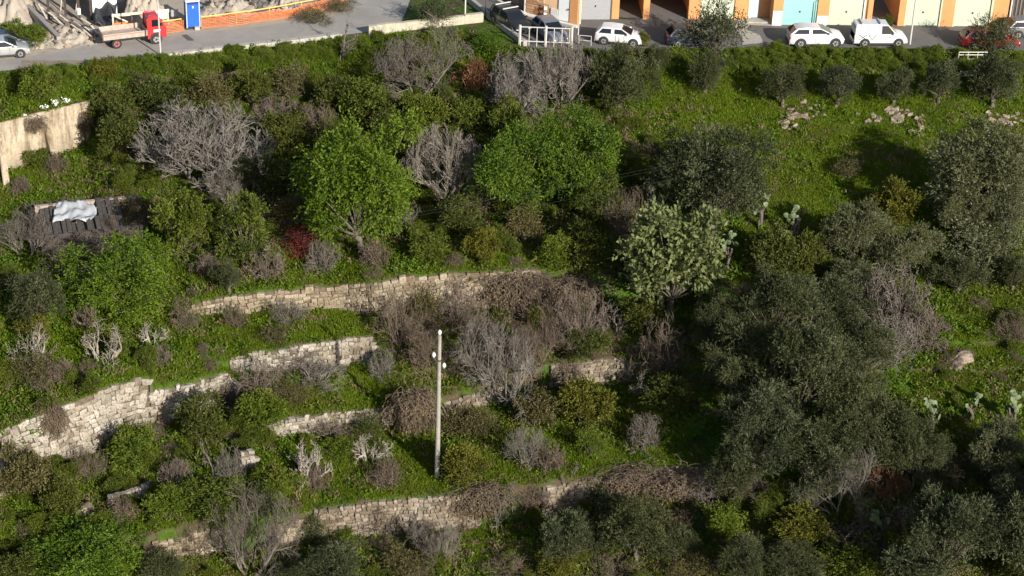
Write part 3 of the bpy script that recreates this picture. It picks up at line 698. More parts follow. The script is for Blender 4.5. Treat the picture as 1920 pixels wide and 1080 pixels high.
# ------------------------------------------------------------------ garages
ora = plain('orange_render', (.52, .255, .10), .9, var=.10, scale=1.2); ora2 = plain('pale_orange_render', (.66, .42, .24), .9, var=.15, scale=1.5)
white_p = plain('white_plinth', (.58, .56, .52), .85, var=.10, scale=2)
pale_d = plain('pale_green_door', (.44, .47, .36), .55, var=.04, scale=2); cream_f = plain('cream_frame', (.54, .48, .33), .7, var=.05)
cyan_d = plain('turquoise_door', (.25, .48, .45), .5, var=.04, scale=2); grey_d = plain('grey_shutter', (.33, .33, .34), .5, .2, var=.08)
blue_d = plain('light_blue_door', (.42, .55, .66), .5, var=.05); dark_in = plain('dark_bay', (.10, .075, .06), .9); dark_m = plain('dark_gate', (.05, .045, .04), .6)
white_d = plain('white_door', (.70, .72, .72), .5, var=.05); black = plain('black_plastic', (.02, .02, .02), .5)
HB = 3.3
def on(px, L):
    (x0, y0), (x1, y1) = L; return W(px, y0+(y1-y0)*(px-x0)/(x1-x0), 0)
def part(t, name, L, p0, p1, z0, z1, o0, o1, mat, bevel=0, lab=None):
    mb = MB(); mb.slab(on(p0, L)-t.location, on(p1, L)-t.location, z0, z1, o0, o1); o = mb.build(name, mat, t, bevel=bevel)
    if lab: o['label'] = lab
    return o
def garage_door(t, L, p0, p1, mat, ribs=5, h=2.75, lab=None, o=-.12):
    d = part(t, 'garage_door', L, p0, p1, .02, h, o-.06, o, mat, lab=lab)
    a, b_ = on(p0, L)-t.location, on(p1, L)-t.location
    for k in range(ribs):
        mb = MB(); z = h*(k+.06)/ribs; mb.slab(a.lerp(b_, .01), a.lerp(b_, .99), z, z+h/ribs*.93, o+.002, o+.02); link(bpy.data.objects.new('door_panel', mb.mesh('door_panel', mat, bevel=.006)), d)
    mb = MB(); mb.slab(a.lerp(b_, .48), a.lerp(b_, .52), 1.1, 1.24, o+.022, o+.06); link(bpy.data.objects.new('handle', mb.mesh('handle', black)), d)
    return d
def shell(t, L, p0, p1, depth=7):
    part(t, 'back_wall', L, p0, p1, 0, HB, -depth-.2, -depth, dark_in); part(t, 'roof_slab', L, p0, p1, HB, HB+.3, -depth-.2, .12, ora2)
    for q in (p0, p1):
        q2 = q+2 if q == p0 else q-2; a = on(min(q, q2), L)-t.location; b_ = on(max(q, q2), L)-t.location; mb = MB(); mb.slab(a, b_, 0, HB, -depth, -.46); mb.build('side_wall', ora, t)
# right block, standing a little forward
L1 = ((1447, 48), (1632, 48.5)); t = thing('garage_block', 'orange garage block with the turquoise door behind the white sport utility car', 'garages', on(1540, L1), 0, 'orange garage blocks')
shell(t, L1, 1447, 1633)
for a, b_, pl in ((1447, 1465, 1.25), (1530, 1551, .85), (1619, 1633, 0)):
    part(t, 'pillar', L1, a, b_, 0, HB, -.45, 0, ora)
    if pl: part(t, 'plinth', L1, a, b_, 0, pl, .002, .02, white_p)
part(t, 'jamb', L1, 1551.2, 1553.2, 0, HB, -.30, .012, cream_f); part(t, 'jamb', L1, 1615.5, 1618.8, 0, HB, -.30, .012, white_p)
garage_door(t, L1, 1465.2, 1529.8, cyan_d, 5, lab='turquoise garage door'); garage_door(t, L1, 1553.4, 1615.3, pale_d, 5, lab='pale green garage door')
L2 = ((1682, 48.5), (1960, 53)); t = thing('garage_block', 'orange garage block with two pale doors behind the red car', 'garages', on(1770, L2), 0, 'orange garage blocks')
shell(t, L2, 1682, 1960)
for a, b_ in ((1682, 1694), (1762, 1785), (1857, 1886)): part(t, 'pillar', L2, a, b_, 0, HB, -.45, 0, ora)
for a, b_ in ((1694.2, 1697), (1759, 1761.8), (1785.2, 1788), (1853, 1856.8)): part(t, 'jamb', L2, a, b_, 0, HB, -.30, .012, cream_f)
garage_door(t, L2, 1697.2, 1758.8, pale_d, 5); garage_door(t, L2, 1788.2, 1852.8, pale_d, 5)
a = on(1889, L2)-t.location; mb = MB(); mb.tube([a+Vector((0, -.1, 0)), a+Vector((0, -.1, HB))], .07, 8); mb.build('drainpipe', white_p, t, True)
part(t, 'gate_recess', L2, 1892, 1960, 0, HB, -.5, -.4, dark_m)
for k in range(9):
    a = on(1894+k*7, L2)-t.location; mb = MB(); mb.box(a.x-.05, a.x+.05, a.y+.05, a.y+.1, 0, HB); mb.build('gate_bar', plain('brown_bar', (.16, .13, .11), .7) if k == 0 else bpy.data.materials['brown_bar'], t)
# left block: pale green door, blue door recess, open bays
L3 = ((1205, 36), (1447, 37.5)); t = thing('garage_block', 'orange garage block with open dark bays, pale door and light blue door', 'garages', on(1330, L3), 0, 'orange garage blocks')
shell(t, L3, 1146, 1448)
for a, b_ in ((1146.5, 1160), (1205, 1217), (1290, 1312), (1376, 1402)): part(t, 'pillar', L3, a, b_, 0, HB, -.9, 0, ora)
part(t, 'partition', L3, 1206, 1209, 0, HB, -7, -.9, ora); part(t, 'partition', L3, 1150, 1153, 0, HB, -7, -.9, ora); part(t, 'partition', L3, 1294, 1298, 0, HB, -7, -.9, ora)
garage_door(t, L3, 1312.2, 1375.8, pale_d, 5, lab='pale green garage door')
part(t, 'door', L3, 1408, 1421, .15, 2.3, -.25, -.15, blue_d, lab='light blue door'); part(t, 'wall', L3, 1402.2, 1407.8, 0, HB, -.4, -.1, white_p); part(t, 'wall', L3, 1421.2, 1447, 0, HB, -.4, -.2, ora)
part(t, 'step', L3, 1398, 1447, 0, .16, .0, .9, M['kerb'])
# roller shutter garage and brick faced house on the left
L4 = ((1083, 37), (1147, 37)); t = thing('garage', 'garage with the wide grey roller shutter beside the open dark bays', 'garage', on(1115, L4))
garage_door(t, L4, 1087, 1143.5, grey_d, 14, 2.9, o=-.05); part(t, 'jamb', L4, 1143.7, 1146.2, 0, HB, -.4, -.02, dark_in); part(t, 'jamb', L4, 1083.5, 1086.8, 0, HB, -.4, .0, ora2); part(t, 'lintel', L4, 1083.5, 1146, 2.92, HB, -.4, 0, ora)
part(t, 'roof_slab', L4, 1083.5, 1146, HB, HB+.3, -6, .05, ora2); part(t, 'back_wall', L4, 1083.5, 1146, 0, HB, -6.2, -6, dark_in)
brick_m = stone_mat('orange_brick', (.44, .24, .13), (.56, .33, .19), (.66, .45, .30))
L5 = ((985, 25), (1083, 48)); t = thing('house', 'brick faced house corner with a pale door at the bend of the dark road', 'house', on(1030, L5))
part(t, 'wall', L5, 985, 1083, 0, HB, -.5, -.02, ora2); part(t, 'roof_slab', L5, 984, 1083, HB, HB+.3, -5, .1, ora2)
part(t, 'corner_pipe', L5, 983, 984.6, 0, HB, -.05, .08, white_p)
bm_ = [stone_meshes(1, brick_m, .03, 0)[0] for _ in range(4)]
a, b_ = on(987, L5), on(1018, L5); dv = (b_-a); Lw = dv.length; an = math.atan2(dv.y, dv.x); dv.normalize(); nv_ = Vector((dv.y, -dv.x, 0))
for j in range(14):
    pos = -.15*(j % 2)
    while pos < Lw-.1:
        ww = random.uniform(.28, .5); c = min(max(pos+ww/2, .14), Lw-.14)
        o = link(bpy.data.objects.new('brick', random.choice(bm_)), t); o.location = a+dv*c+nv_*.0+Vector((0, 0, .12+j*.235))-t.location; o.rotation_euler = (0, 0, an); o.scale = (ww-.03, .10, .205); pos += ww
part(t, 'pillar', L5, 1068, 1083, 0, HB, -.3, .1, ora); part(t, 'plinth', L5, 1033, 1046, 0, 1.0, 0, .08, white_p)
d = part(t, 'door', L5, 1047, 1066, .15, 2.5, -.01, .06, white_d); mb = MB(); a = on(1064, L5)-t.location; mb.box(a.x-.04, a.x+.04, a.y-.16, a.y-.08, 1.15, 1.27); link(bpy.data.objects.new('handle', mb.mesh('handle', black)), d)
part(t, 'doorstep', L5, 1042, 1082, 0, .14, .1, .75, M['kerb'])
mf = MB(); fr_o = thing('meter_cage', 'dark metal meter cage with two white boxes on the brick faced wall', 'cage', on(1025, L5)+nv_*.25)
for q in (1020.5, 1030):
    a = on(q, L5)-on(1025, L5); mf.tube([a, a+Vector((0, 0, 1.25))], .025, 6)
for z in (.0, .6, 1.25): mf.tube([on(1020.5, L5)-on(1025, L5)+Vector((0, 0, z)), on(1030, L5)-on(1025, L5)+Vector((0, 0, z))], .025, 6)
mf.build('frame', dark_m, fr_o)
for z in (.35, .85):
    mb = MB(); mb.box(-.12, .12, -.05, .05, z, z+.22); mb.build('meter_box', white_d, fr_o)
# low house wall farther left, brown base
L6 = ((925, -12), (985, 24)); t = thing('house', 'brown walled house side receding along the ramp road, left of the brick facing', 'house', on(960, L6))
part(t, 'wall', L6, 928, 983, 0, HB, -.5, -.6+.3, ora2); part(t, 'base', L6, 928, 974, 0, .9, -.29, -.2, plain('brown_base', (.30, .20, .12), .9)); part(t, 'shutter', L6, 968, 981, .1, 2.4, -.29, -.2, plain('brown_shutter', (.16, .085, .06), .7))
part(t, 'roof_slab', L6, 926, 984, HB, HB+.3, -4, -.1, ora2)
# shrub and weeds in the alley
plant('shrub', 1662, 38, 26, 22, 'green shrub growing in the dark alley between the garages', 'green')

# ------------------------------------------------------------------ street furniture
galv = plain('galvanised_steel', (.52, .50, .47), .5, .3, var=.08); whitem = plain('white_metal', (.50, .47, .43), .5, var=.06)
def lamp(px, py, h, label, mat, arm=1.4, r=.075, rz=0.0):
    t = thing('street_lamp', label, 'street lamp', W(px, py), rz, 'street lamps')
    a = MB(); a.tube([(0, 0, -.3), (0, 0, h*.5), (0, 0, h)], [r, r*.8, r*.6], 10); a.build('post', mat, t, True)
    a = MB(); a.tube([(0, 0, h-.02), (arm*.4, 0, h+.2), (arm, 0, h+.28)], [r*.55, r*.5, r*.45], 8); a.build('arm', mat, t, True)
    a = MB(); a.box(arm-.05, arm+.6, -.13, .13, h+.2, h+.36); a.build('lamp_head', mat, t, bevel=.05)
    return t
lamp(301, 104, 7.0, 'street lamp standing on the kerb in front of the red truck', galv, rz=1.9)
lamp(872, 31, 5.0, 'white lamp post on the grass between the two roads', whitem, rz=1.2)
lamp(1083, 82, 7.5, 'tall grey lamp post right of the white metal frame', galv, rz=1.8, r=.065)
lamp(1706, 83, 8.0, 'tall street lamp in front of the pale garage doors, right of the white van', galv, rz=1.57)
lamp(1525, 49, 2.05, 'short dark green lamp beside the turquoise garage door', plain('green_paint', (.06, .13, .12), .5), arm=.55, r=.05, rz=.5)
lamp(910, 33, 3.2, 'thin dark sign post on the ramp road', dark_m, arm=.12, r=.035)
# white metal frame at the end of the ramp
pa, pb = W(974, 86), W(1071, 90)
t = thing('metal_frame', 'white metal fence frame with empty bays at the end of the ramp', 'fence', (pa+pb)/2)
def fr(name, A, B, w_, z0=None):
    m_ = MB(); m_.tube([A, B], w_, 6); m_.build(name, whitem, t)
o_ = (pa+pb)/2; a, b_ = pa-o_, pb-o_
for f, w_, lo in ((0, .11, -.3), (.5, .11, -1.0), (1, .10, -1.0)): fr('post', a.lerp(b_, f)+Vector((0, 0, lo)), a.lerp(b_, f)+Vector((0, 0, 1.75)), w_)
for f in (.18, .33, .66, .81, .955): fr('bar', a.lerp(b_, f)+Vector((0, 0, -.6 if f > .2 else .05)), a.lerp(b_, f)+Vector((0, 0, 1.6)), .035)
for z in (.42, 1.6): fr('rail', a+Vector((0, 0, z)), b_+Vector((0, 0, z)), .045)
# small railing beside the lamp, guard rail and boards by the red car
def railing(px0, py0, px1, py1, h, label, mat, n=2):
    A, B = W(px0, py0), W(px1, py1); c = (A+B)/2; t = thing('railing', label, 'railing', c, 0, 'railings'); A -= c; B -= c
    for k in range(n+1):
        m_ = MB(); q = A.lerp(B, k/n); m_.tube([q+Vector((0, 0, -.6)), q+Vector((0, 0, h))], .03, 6); m_.build('post', mat, t)
    for z in (h, h*.5):
        m_ = MB(); m_.tube([A+Vector((0, 0, z)), B+Vector((0, 0, z))], .03, 6); m_.build('rail', mat, t)
railing(1086, 84, 1108, 86, .8, 'small grey railing at the foot of the tall grey lamp post', galv, 1)
railing(1797, 108, 1850, 108, .45, 'long low rail below the red car', galv, 3)
c = G(1812, 131); t = thing('board_stack', 'stack of pale weathered boards under the low rail', 'boards', c, .05)
wood_m = plain('weathered_board', (.50, .44, .36), .85, var=.25, scale=5)
for k in range(5):
    m_ = MB(); m_.box(-.75+random.uniform(-.1, .1), .75, -.9+k*.3, -.64+k*.3, .1+k*.11, .18+k*.11); m_.build('board', wood_m, t)
for k in range(3):
    m_ = MB(); m_.box(-.9+random.uniform(-.1, .1), .9, -1.5+k*.2, -1.34+k*.2, .0, .09); m_.build('board', wood_m, t)

# ------------------------------------------------------------------ vehicles
glass = newmat('car_glass'); glass[2].inputs['Base Color'].default_value = (.012, .014, .017, 1); glass[2].inputs['Roughness'].default_value = .06; glass = glass[0]
rub = plain('tyre_rubber', (.022, .021, .02), .85); rim_m = plain('alloy_rim', (.50, .50, .49), .35, .6, var=.05); chrome = plain('head_lamp', (.75, .76, .76), .15, .2, var=.02); redl = plain('tail_lamp', (.35, .012, .01), .3); plastic = plain('dark_trim', (.03, .03, .032), .6)
def paint(name, c, rough=.32, metal=0.0):
    m, nt, b = newmat(name)
    f = noise(nt, 3, 6, .7); lo = tuple(x*.88 for x in c)
    nt.links.new(ramp(nt, f, [(.3, lo), (.65, c)]), b.inputs['Base Color']); b.inputs['Roughness'].default_value = rough; b.inputs['Metallic'].default_value = metal
    b.inputs['Coat Weight'].default_value = .4; b.inputs['Coat Roughness'].default_value = .1
    return m
def wheel(t, x, y, r, w_=.20, rimm=None):
    sgn = 1 if y > 0 else -1
    m_ = MB(); m_.tube([(x, y-w_/2, r), (x, y-w_*.4, r), (x, y+w_*.4, r), (x, y+w_/2, r)], [r*.92, r, r, r*.92], 20); o = m_.build('wheel', rub, t, True)
    m_ = MB(); yy = y+sgn*(w_/2+.006)
    m_.tube([(x, y+sgn*.02, r), (x, yy, r)], r*.60, 16); 
    link(bpy.data.objects.new('rim', m_.mesh('rim', rimm or rim_m)), o)
    m_ = MB()
    for k in range(5):
        a = k*1.2566; m_.tube([(x, yy+sgn*.004, r), (x+math.cos(a)*r*.55, yy+sgn*.004, r+math.sin(a)*r*.55)], .03, 4)
    link(bpy.data.objects.new('spokes', m_.mesh('spokes', plastic)), o)
def car(label, cat, px, py, rz, L, Wd, Ht, mat, prof, roofp, belt=.95, wr=.33, wb=(-.30, .33), group='cars parked along the roads', side_glass=True, name='parked_car', pillars=(0.5,), z=0.0, clad=False, panel_van=False):
    """prof: (x/L, hood height) of the lower body; roofp: four x/L of the cabin: rear foot, rear roof, front roof, windscreen foot"""
    t = thing(name, label, cat, W(px, py, z), rz, group)
    hw = Wd/2
    # lower body: lofted rings across
    v, f = [], []; ns = len(prof)
    for (fx, hz, wf) in prof:
        x = fx*L; w1 = hw*wf; zl = .24
        ring = [(x, -w1*.90, zl), (x, -w1, zl+.14), (x, -w1*1.0, hz*.62), (x, -w1*.955, hz*.93), (x, -w1*.80, hz), (x, w1*.80, hz), (x, w1*.955, hz*.93), (x, w1, hz*.62), (x, w1, zl+.14), (x, w1*.90, zl)]
        v += ring
    m_ = 10
    for i in range(ns-1):
        for k in range(m_): f.append((i*m_+k, i*m_+(k+1) % m_, (i+1)*m_+(k+1) % m_, (i+1)*m_+k))
    f += [tuple(range(m_)), tuple(range((ns-1)*m_, ns*m_))]
    mb = MB(); mb.add(v, f)
    # cabin
    xs = [q*L for q in roofp]; rw = hw*.72; bw = hw*.93; zb = belt-.03
    def pt(x, z): 
        k = (z-zb)/(Ht-zb); return bw+(rw-bw)*k
    cab = [(xs[0], zb), (xs[1], Ht-.05), ((xs[1]*.6+xs[2]*.4), Ht), (xs[2], Ht-.06), (xs[3], zb)]
    vl = [(x, -pt(x, z), z) for x, z in cab]; vr = [(x, pt(x, z), z) for x, z in cab]
    mb.add(vl+vr, [(0, 1, 2, 3, 4), (9, 8, 7, 6, 5), (0, 5, 6, 1), (1, 6, 7, 2), (2, 7, 8, 3), (3, 8, 9, 4), (4, 9, 5, 0)])
    mb.build('body', mat, t, True, bevel=.035)
    def pane(nm, q, out):
        m2 = MB(); q = [Vector(a) for a in q]; n = (q[1]-q[0]).cross(q[2]-q[0]).normalized()
        if n.dot(Vector(out)) < 0: n = -n
        m2.hexa([tuple(a+n*.004) for a in q]+[tuple(a+n*.016) for a in q]); m2.build(nm, glass, t)
    def lerp2(a, b_, k): return tuple(a[i]+(b_[i]-a[i])*k for i in range(3))
    def inset(q, m1, m2):
        c = [sum(a[i] for a in q)/4 for i in range(3)]
        return [tuple(c[i]+(a[i]-c[i])*(m1 if i != 2 else m2) for i in range(3)) for a in q]
    pane('windscreen', inset([vl[3], vl[4], vr[4], vr[3]], .88, .84), (1, 0, .5))
    if not panel_van: pane('rear_window', inset([vl[0], vl[1], vr[1], vr[0]], .86, .74), (-1, 0, .4))
    if side_glass:
        for sgn, q in ((-1, vl), (1, vr)):
            lo = (q[0][1]+q[4][1])/2
            def sp(x, z): return (x, sgn*pt(x, z), z)
            zt_, z0 = Ht-.13, zb+.05
            def xl(z): return xs[0]+(xs[1]-xs[0])*(z-zb)/(Ht-.05-zb)
            def xr(z): return xs[3]+(xs[2]-xs[3])*(z-zb)/(Ht-.06-zb)
            cuts = [0.0]+list(pillars)+[1.0]
            for a, b_ in zip(cuts, cuts[1:]):
                if panel_van and b_ < .999: continue
                e = .05
                x0b = xl(z0)+.12+(xr(z0)-xl(z0)-.2)*a+e; x1b = xl(z0)+.12+(xr(z0)-xl(z0)-.2)*b_-e
                x0t = xl(zt_)+.10+(xr(zt_)-xl(zt_)-.14)*a+e; x1t = xl(zt_)+.10+(xr(zt_)-xl(zt_)-.14)*b_-e
                if a > 0: x0t = x0b = max(x0b, x0t)
                if b_ < 1: x1t = x1b = min(x1b, x1t)
                pane('side_window', [sp(x0b, z0), sp(x1b, z0), sp(x1t, zt_), sp(x0t, zt_)], (0, sgn, .2))
    xf, xr_ = prof[-1][0]*L, prof[0][0]*L; hf = prof[-1][1]; hr = prof[0][1]
    for sgn in (-1, 1):
        m2 = MB(); m2.box(xf-.26, xf+.015, sgn*hw*.60-.17, sgn*hw*.60+.17, hf*.78, hf*.96); m2.build('headlight', chrome, t, bevel=.03)
        m2 = MB(); m2.box(xr_-.015, xr_+.12, sgn*hw*.74-.09, sgn*hw*.74+.09, hr*.62, hr*.95); m2.build('tail_light', redl, t, bevel=.02)
        m2 = MB(); m2.box(xs[3]-.38, xs[3]-.22, sgn*(bw+.04), sgn*(bw+.20), zb+.05, zb+.18); m2.build('mirror', mat if not clad else mat, t, bevel=.02)
        # door seams and sills
        for fx in ((.02, .20) if not panel_van else (.16,)):
            m2 = MB(); x = fx*L-.25; m2.box(x-.008, x+.008, sgn*hw-.004, sgn*hw+.004, .40, belt*.92); m2.build('door_seam', plastic, t)
        for fx in (.0, .19):
            if panel_van and fx == 0: continue
            m2 = MB(); x = fx*L-.15; m2.box(x-.09, x+.09, sgn*hw*.985-.02, sgn*hw*.985+.03, belt*.78, belt*.82); m2.build('door_handle', mat if not panel_van else plastic, t)
        m2 = MB(); m2.box(wb[0]*L+.3, wb[1]*L-.3, sgn*hw-.06, sgn*hw+.012, .22, .34); m2.build('sill', plastic, t)
        for q in wb:
            m2 = MB(); m2.tube([(q*L, sgn*(hw-.30), wr), (q*L, sgn*(hw+.010), wr)], wr*1.22, 20); m2.build('wheel_arch', plastic, t)
            wheel(t, q*L, sgn*(hw-.075), wr)
    for nm, xx, hh in (('bumper', xf, hf), ('bumper', xr_, hr)):
        m2 = MB(); e = .03 if xx > 0 else -.03; m2.box(min(xx, xx+e)-.02, max(xx, xx+e)+.02, -hw*.80, hw*.80, .24, .46); m2.build(nm, plastic if clad else mat, t, bevel=.02)
    m2 = MB(); m2.box(xf-.01, xf+.03, -.35, .35, .50, hf*.80); m2.build('grille', plastic, t)
    return t
HATCH = [(-.5, .80, .84), (-.47, .93, .93), (-.38, .96, .99), (.18, .95, 1), (.36, .88, .97), (.46, .76, .88), (.5, .60, .74)]
SUVP = [(-.5, .95, .80), (-.47, 1.10, .91), (-.36, 1.14, .99), (.2, 1.10, 1), (.36, 1.02, .96), (.46, .90, .86), (.5, .70, .70)]
VANP = [(-.5, 1.0, .94), (-.48, 1.05, .97), (-.3, 1.05, 1), (.22, 1.04, 1), (.38, .94, .95), (.47, .80, .88), (.5, .62, .78)]
HR = (-.48, -.36, .05, .29); SR = (-.50, -.36, .04, .28); VR = (-.495, -.475, .12, .30)
white_c = paint('white_paint', (.62, .62, .62)); silver_c = paint('silver_paint', (.55, .55, .55), .3, .55); navy_c = paint('navy_paint', (.020, .026, .042)); red_c = paint('red_paint', (.24, .018, .016)); grey_c = paint('grey_paint', (.26, .27, .30), .3, .5); black_c = paint('black_paint', (.018, .020, .022))
car('silver hatchback cut by the left picture edge on the dusty road', 'car', 4, 104, R_(13), 4.2, 1.75, 1.47, silver_c, HATCH, HR)
car('dark blue car hidden behind the silver hatchback', 'car', 12, 91, R_(13), 4.2, 1.72, 1.46, navy_c, HATCH, HR)
car('white sport utility car parked in front of the turquoise garage door', 'car', 1527, 82.5, R_(1), 4.35, 1.80, 1.60, white_c, SUVP, SR, belt=1.12, wr=.37, clad=True)
v_ = car('white panel van with roof bars parked right of the white sport utility car', 'van', 1646, 81, R_(0), 4.2, 1.76, 1.82, white_c, VANP, VR, belt=1.04, wr=.33, pillars=(.62,), name='panel_van', panel_van=True)
for xx in (-1.55, -.1):
    m2 = MB(); m2.box(xx-.06, xx+.06, -.62, .62, 1.83, 1.90); m2.build('roof_bar', galv, v_, bevel=.015)
m2 = MB(); m2.box(-2.10, -2.085, -.72, .72, .5, 1.55); m2.build('rear_door', plain('grey_rear_door', (.30, .32, .32), .4), v_)
for a, b_ in (((-1.75, .62), (-1.15, 1.02)), ((-1.75, 1.02), (-1.15, .62)), ((-1.0, 1.02), (-.72, .62)), ((-.72, .62), (-.42, 1.02)), ((-1.72, 1.20), (-1.05, 1.20))):
    m2 = MB(); m2.tube([(a[0], -.885, a[1]), (b_[0], -.885, b_[1])], .018, 4); m2.build('side_marking', plastic, v_)
car('small white car half hidden behind the big olive', 'car', 1160, 80, R_(-14), 3.7, 1.62, 1.45, white_c, HATCH, HR)
car('dark blue car behind the loose dark roadside tree', 'car', 1296, 82, R_(3), 4.1, 1.72, 1.5, navy_c, HATCH, HR)
car('red car parked behind the dark loose tree at the right', 'car', 1853, 86, R_(-2), 4.5, 1.78, 1.48, red_c, HATCH, HR)
car('grey car at the right picture edge in front of the dark gate', 'car', 1932, 66, R_(0), 4.2, 1.75, 1.46, grey_c, HATCH, HR)
d = W(985, 74)-W(925, 36); hd = math.atan2(d.y, d.x)
v_ = car('dark estate car with two white roof bars on the ramp', 'car', 957, 50, hd, 4.3, 1.74, 1.52, black_c, HATCH, (-.49, -.42, .10, .28))
for xx in (-1.3, -.1):
    m2 = MB(); m2.box(xx-.07, xx+.07, -.72, .72, 1.56, 1.63); m2.build('roof_bar', whitem, v_, bevel=.015)
d = W(1046, 84)-W(1010, 54); car('silver grey car behind the white metal frame', 'car', 1031, 70, math.atan2(d.y, d.x), 4.0, 1.70, 1.46, grey_c, HATCH, HR)

# red flatbed truck
redt = paint('truck_red', (.46, .018, .022), .4); bedw = plain('weathered_truck_boards', (.36, .29, .24), .85, var=.25, scale=3)
t = thing('flatbed_truck', 'old red flatbed truck with weathered drop sides by the building site', 'truck', W(249, 80.5), R_(19))
m2 = MB(); m2.box(-2.45, 2.2, -.38, .38, .50, .68); m2.build('chassis', plastic, t)
m2 = MB(); m2.box(-2.5, 1.0, -.95, .95, .82, .90); m2.build('bed_floor', bedw, t)
for nm, q in (('side_board', (-2.5, 1.0, -.98, -.93)), ('side_board', (-2.5, 1.0, .93, .98)), ('tail_board', (-2.54, -2.49, -.92, .92)), ('front_board', (.97, 1.03, -.92, .92))):
    m2 = MB(); m2.box(*q, .86, 1.30); m2.build(nm, bedw, t, bevel=.01)
for yy in (-.99, .99):
    m2 = MB(); m2.box(-2.4, .9, yy-.005, yy+.005, 1.18, 1.21); m2.build('side_stripe', redt, t)
m2 = MB()
cs_ = [(1.12, .55), (1.12, 2.10), (1.25, 2.20), (2.05, 2.16), (2.42, 1.45), (2.52, 1.30), (2.52, .55)]
m2.add([(x_, -.86 if z_ < 1.5 else -.76, z_) for x_, z_ in cs_]+[(x_, .86 if z_ < 1.5 else .76, z_) for x_, z_ in cs_], [tuple(range(7)), tuple(reversed(range(7, 14)))]+[(k, (k+1) % 7, 7+(k+1) % 7, 7+k) for k in range(7)])
m2.build('cab', redt, t, True, bevel=.06)
def tp(nm, q, mat=glass, th=.012):
    q = [Vector(a) for a in q]; n = (q[1]-q[0]).cross(q[2]-q[0]).normalized()
    m2 = MB(); m2.hexa([tuple(a+n*.005) for a in q]+[tuple(a+n*(.005+th)) for a in q]); return m2.build(nm, mat, t)
tp('windscreen', [(2.385, -.66, 1.55), (2.385, .66, 1.55), (2.12, .62, 2.06), (2.12, -.62, 2.06)])
for sg in (-1, 1):
    q = [(1.45, sg*.845, 1.48), (2.22, sg*.845, 1.48), (1.98, sg*.775, 2.02), (1.45, sg*.775, 2.02)]
    tp('side_window', q if sg < 0 else q[::-1])
    q = [(1.36, sg*.875, .62), (1.366, sg*.875, .62), (1.366, sg*.875, 1.40), (1.36, sg*.875, 1.40)]; tp('door_seam', q if sg < 0 else q[::-1], plastic)
    m2 = MB(); m2.box(2.50, 2.56, sg*.62-.12, sg*.62+.12, .82, 1.04); m2.build('headlight', chrome, t, bevel=.02)
    m2 = MB(); m2.box(2.15, 2.3, sg*.95-.02, sg*.95+.1, 1.5, 1.75); m2.build('mirror', plastic, t, bevel=.02)
    m2 = MB(); m2.box(1.55, 1.95, sg*.868-.004, sg*.868+.004, 1.02, 1.22); m2.build('door_lettering', white_d, t)
    m2 = MB(); m2.tube([(2.0, sg*.862, 1.15), (2.0, sg*.874, 1.15)], .11, 10); m2.build('door_badge', white_d, t)
    m2 = MB(); m2.box(-2.56, -2.50, sg*.7-.1, sg*.7+.1, .7, .82); m2.build('tail_light', redl, t)
    m2 = MB(); m2.tube([(1.72, sg*.55, .46), (1.72, sg*.875, .46)], .50, 18); m2.build('wheel_arch', plastic, t)
    wheel(t, 1.72, sg*.80, .40, .22, rim_m); wheel(t, -1.45, sg*.72, .40, .34, plain('red_rim', (.32, .10, .09), .6) if sg < 0 else bpy.data.materials['red_rim'])
m2 = MB(); m2.box(2.5, 2.6, -.84, .84, .50, .68); m2.build('bumper', plastic, t, bevel=.02)
m2 = MB(); m2.box(2.515, 2.54, -.4, .4, .78, 1.15); m2.build('grille', plastic, t)
m2 = MB(); m2.box(1.3, 1.9, -.3, .3, 2.20, 2.24); m2.build('roof_vent', redt, t, bevel=.02)

# ------------------------------------------------------------------ the building site
blue = plain('blue_plastic', (.018, .10, .48), .45, var=.06); bluef = plain('pale_blue_frame', (.30, .40, .62), .5)
t = thing('portable_toilet', 'blue portable toilet cabin standing by the orange netting', 'toilet cabin', W(361, 50), R_(14))
m2 = MB(); m2.box(-.55, .55, -.55, .55, .14, 2.30); m2.build('cabin', plain('dark_blue_plastic', (.012, .035, .16), .5), t, bevel=.04)
m2 = MB(); m2.box(-.45, .45, -.60, -.556, .22, 2.1); dr = m2.build('door', blue, t, bevel=.02)
m2 = MB(); m2.box(-.03, .05, -.62, -.605, 1.78, 1.98); m2.box(-.06, .08, -.62, -.605, 1.84, 1.92); link(bpy.data.objects.new('sign', m2.mesh('sign', white_d)), dr)
for xx in (-.52, .52):
    m2 = MB(); m2.box(xx-.05, xx+.05, -.60, -.55, .14, 2.25); m2.build('frame', bluef, t)
m2 = MB(); m2.box(-.62, .62, -.62, .62, .0, .14); m2.build('skid', plastic, t)
m2 = MB(); m2.box(-.6, .6, -.62, .6, 2.30, 2.40); m2.build('roof', white_d, t, bevel=.04)
m2 = MB(); m2.box(.05, .45, -.9, -.62, .0, .25); o = m2.build('concrete_block', M['kerb']); o.location = W(361, 50); o.rotation_euler = (0, 0, R_(14)); tag(o, 'pinkish concrete block in front of the toilet cabin', 'block')
orange = plain('orange_netting', (.66, .20, .055), .6, var=.15, scale=3); yel = plain('yellow_band', (.85, .46, .12), .6)
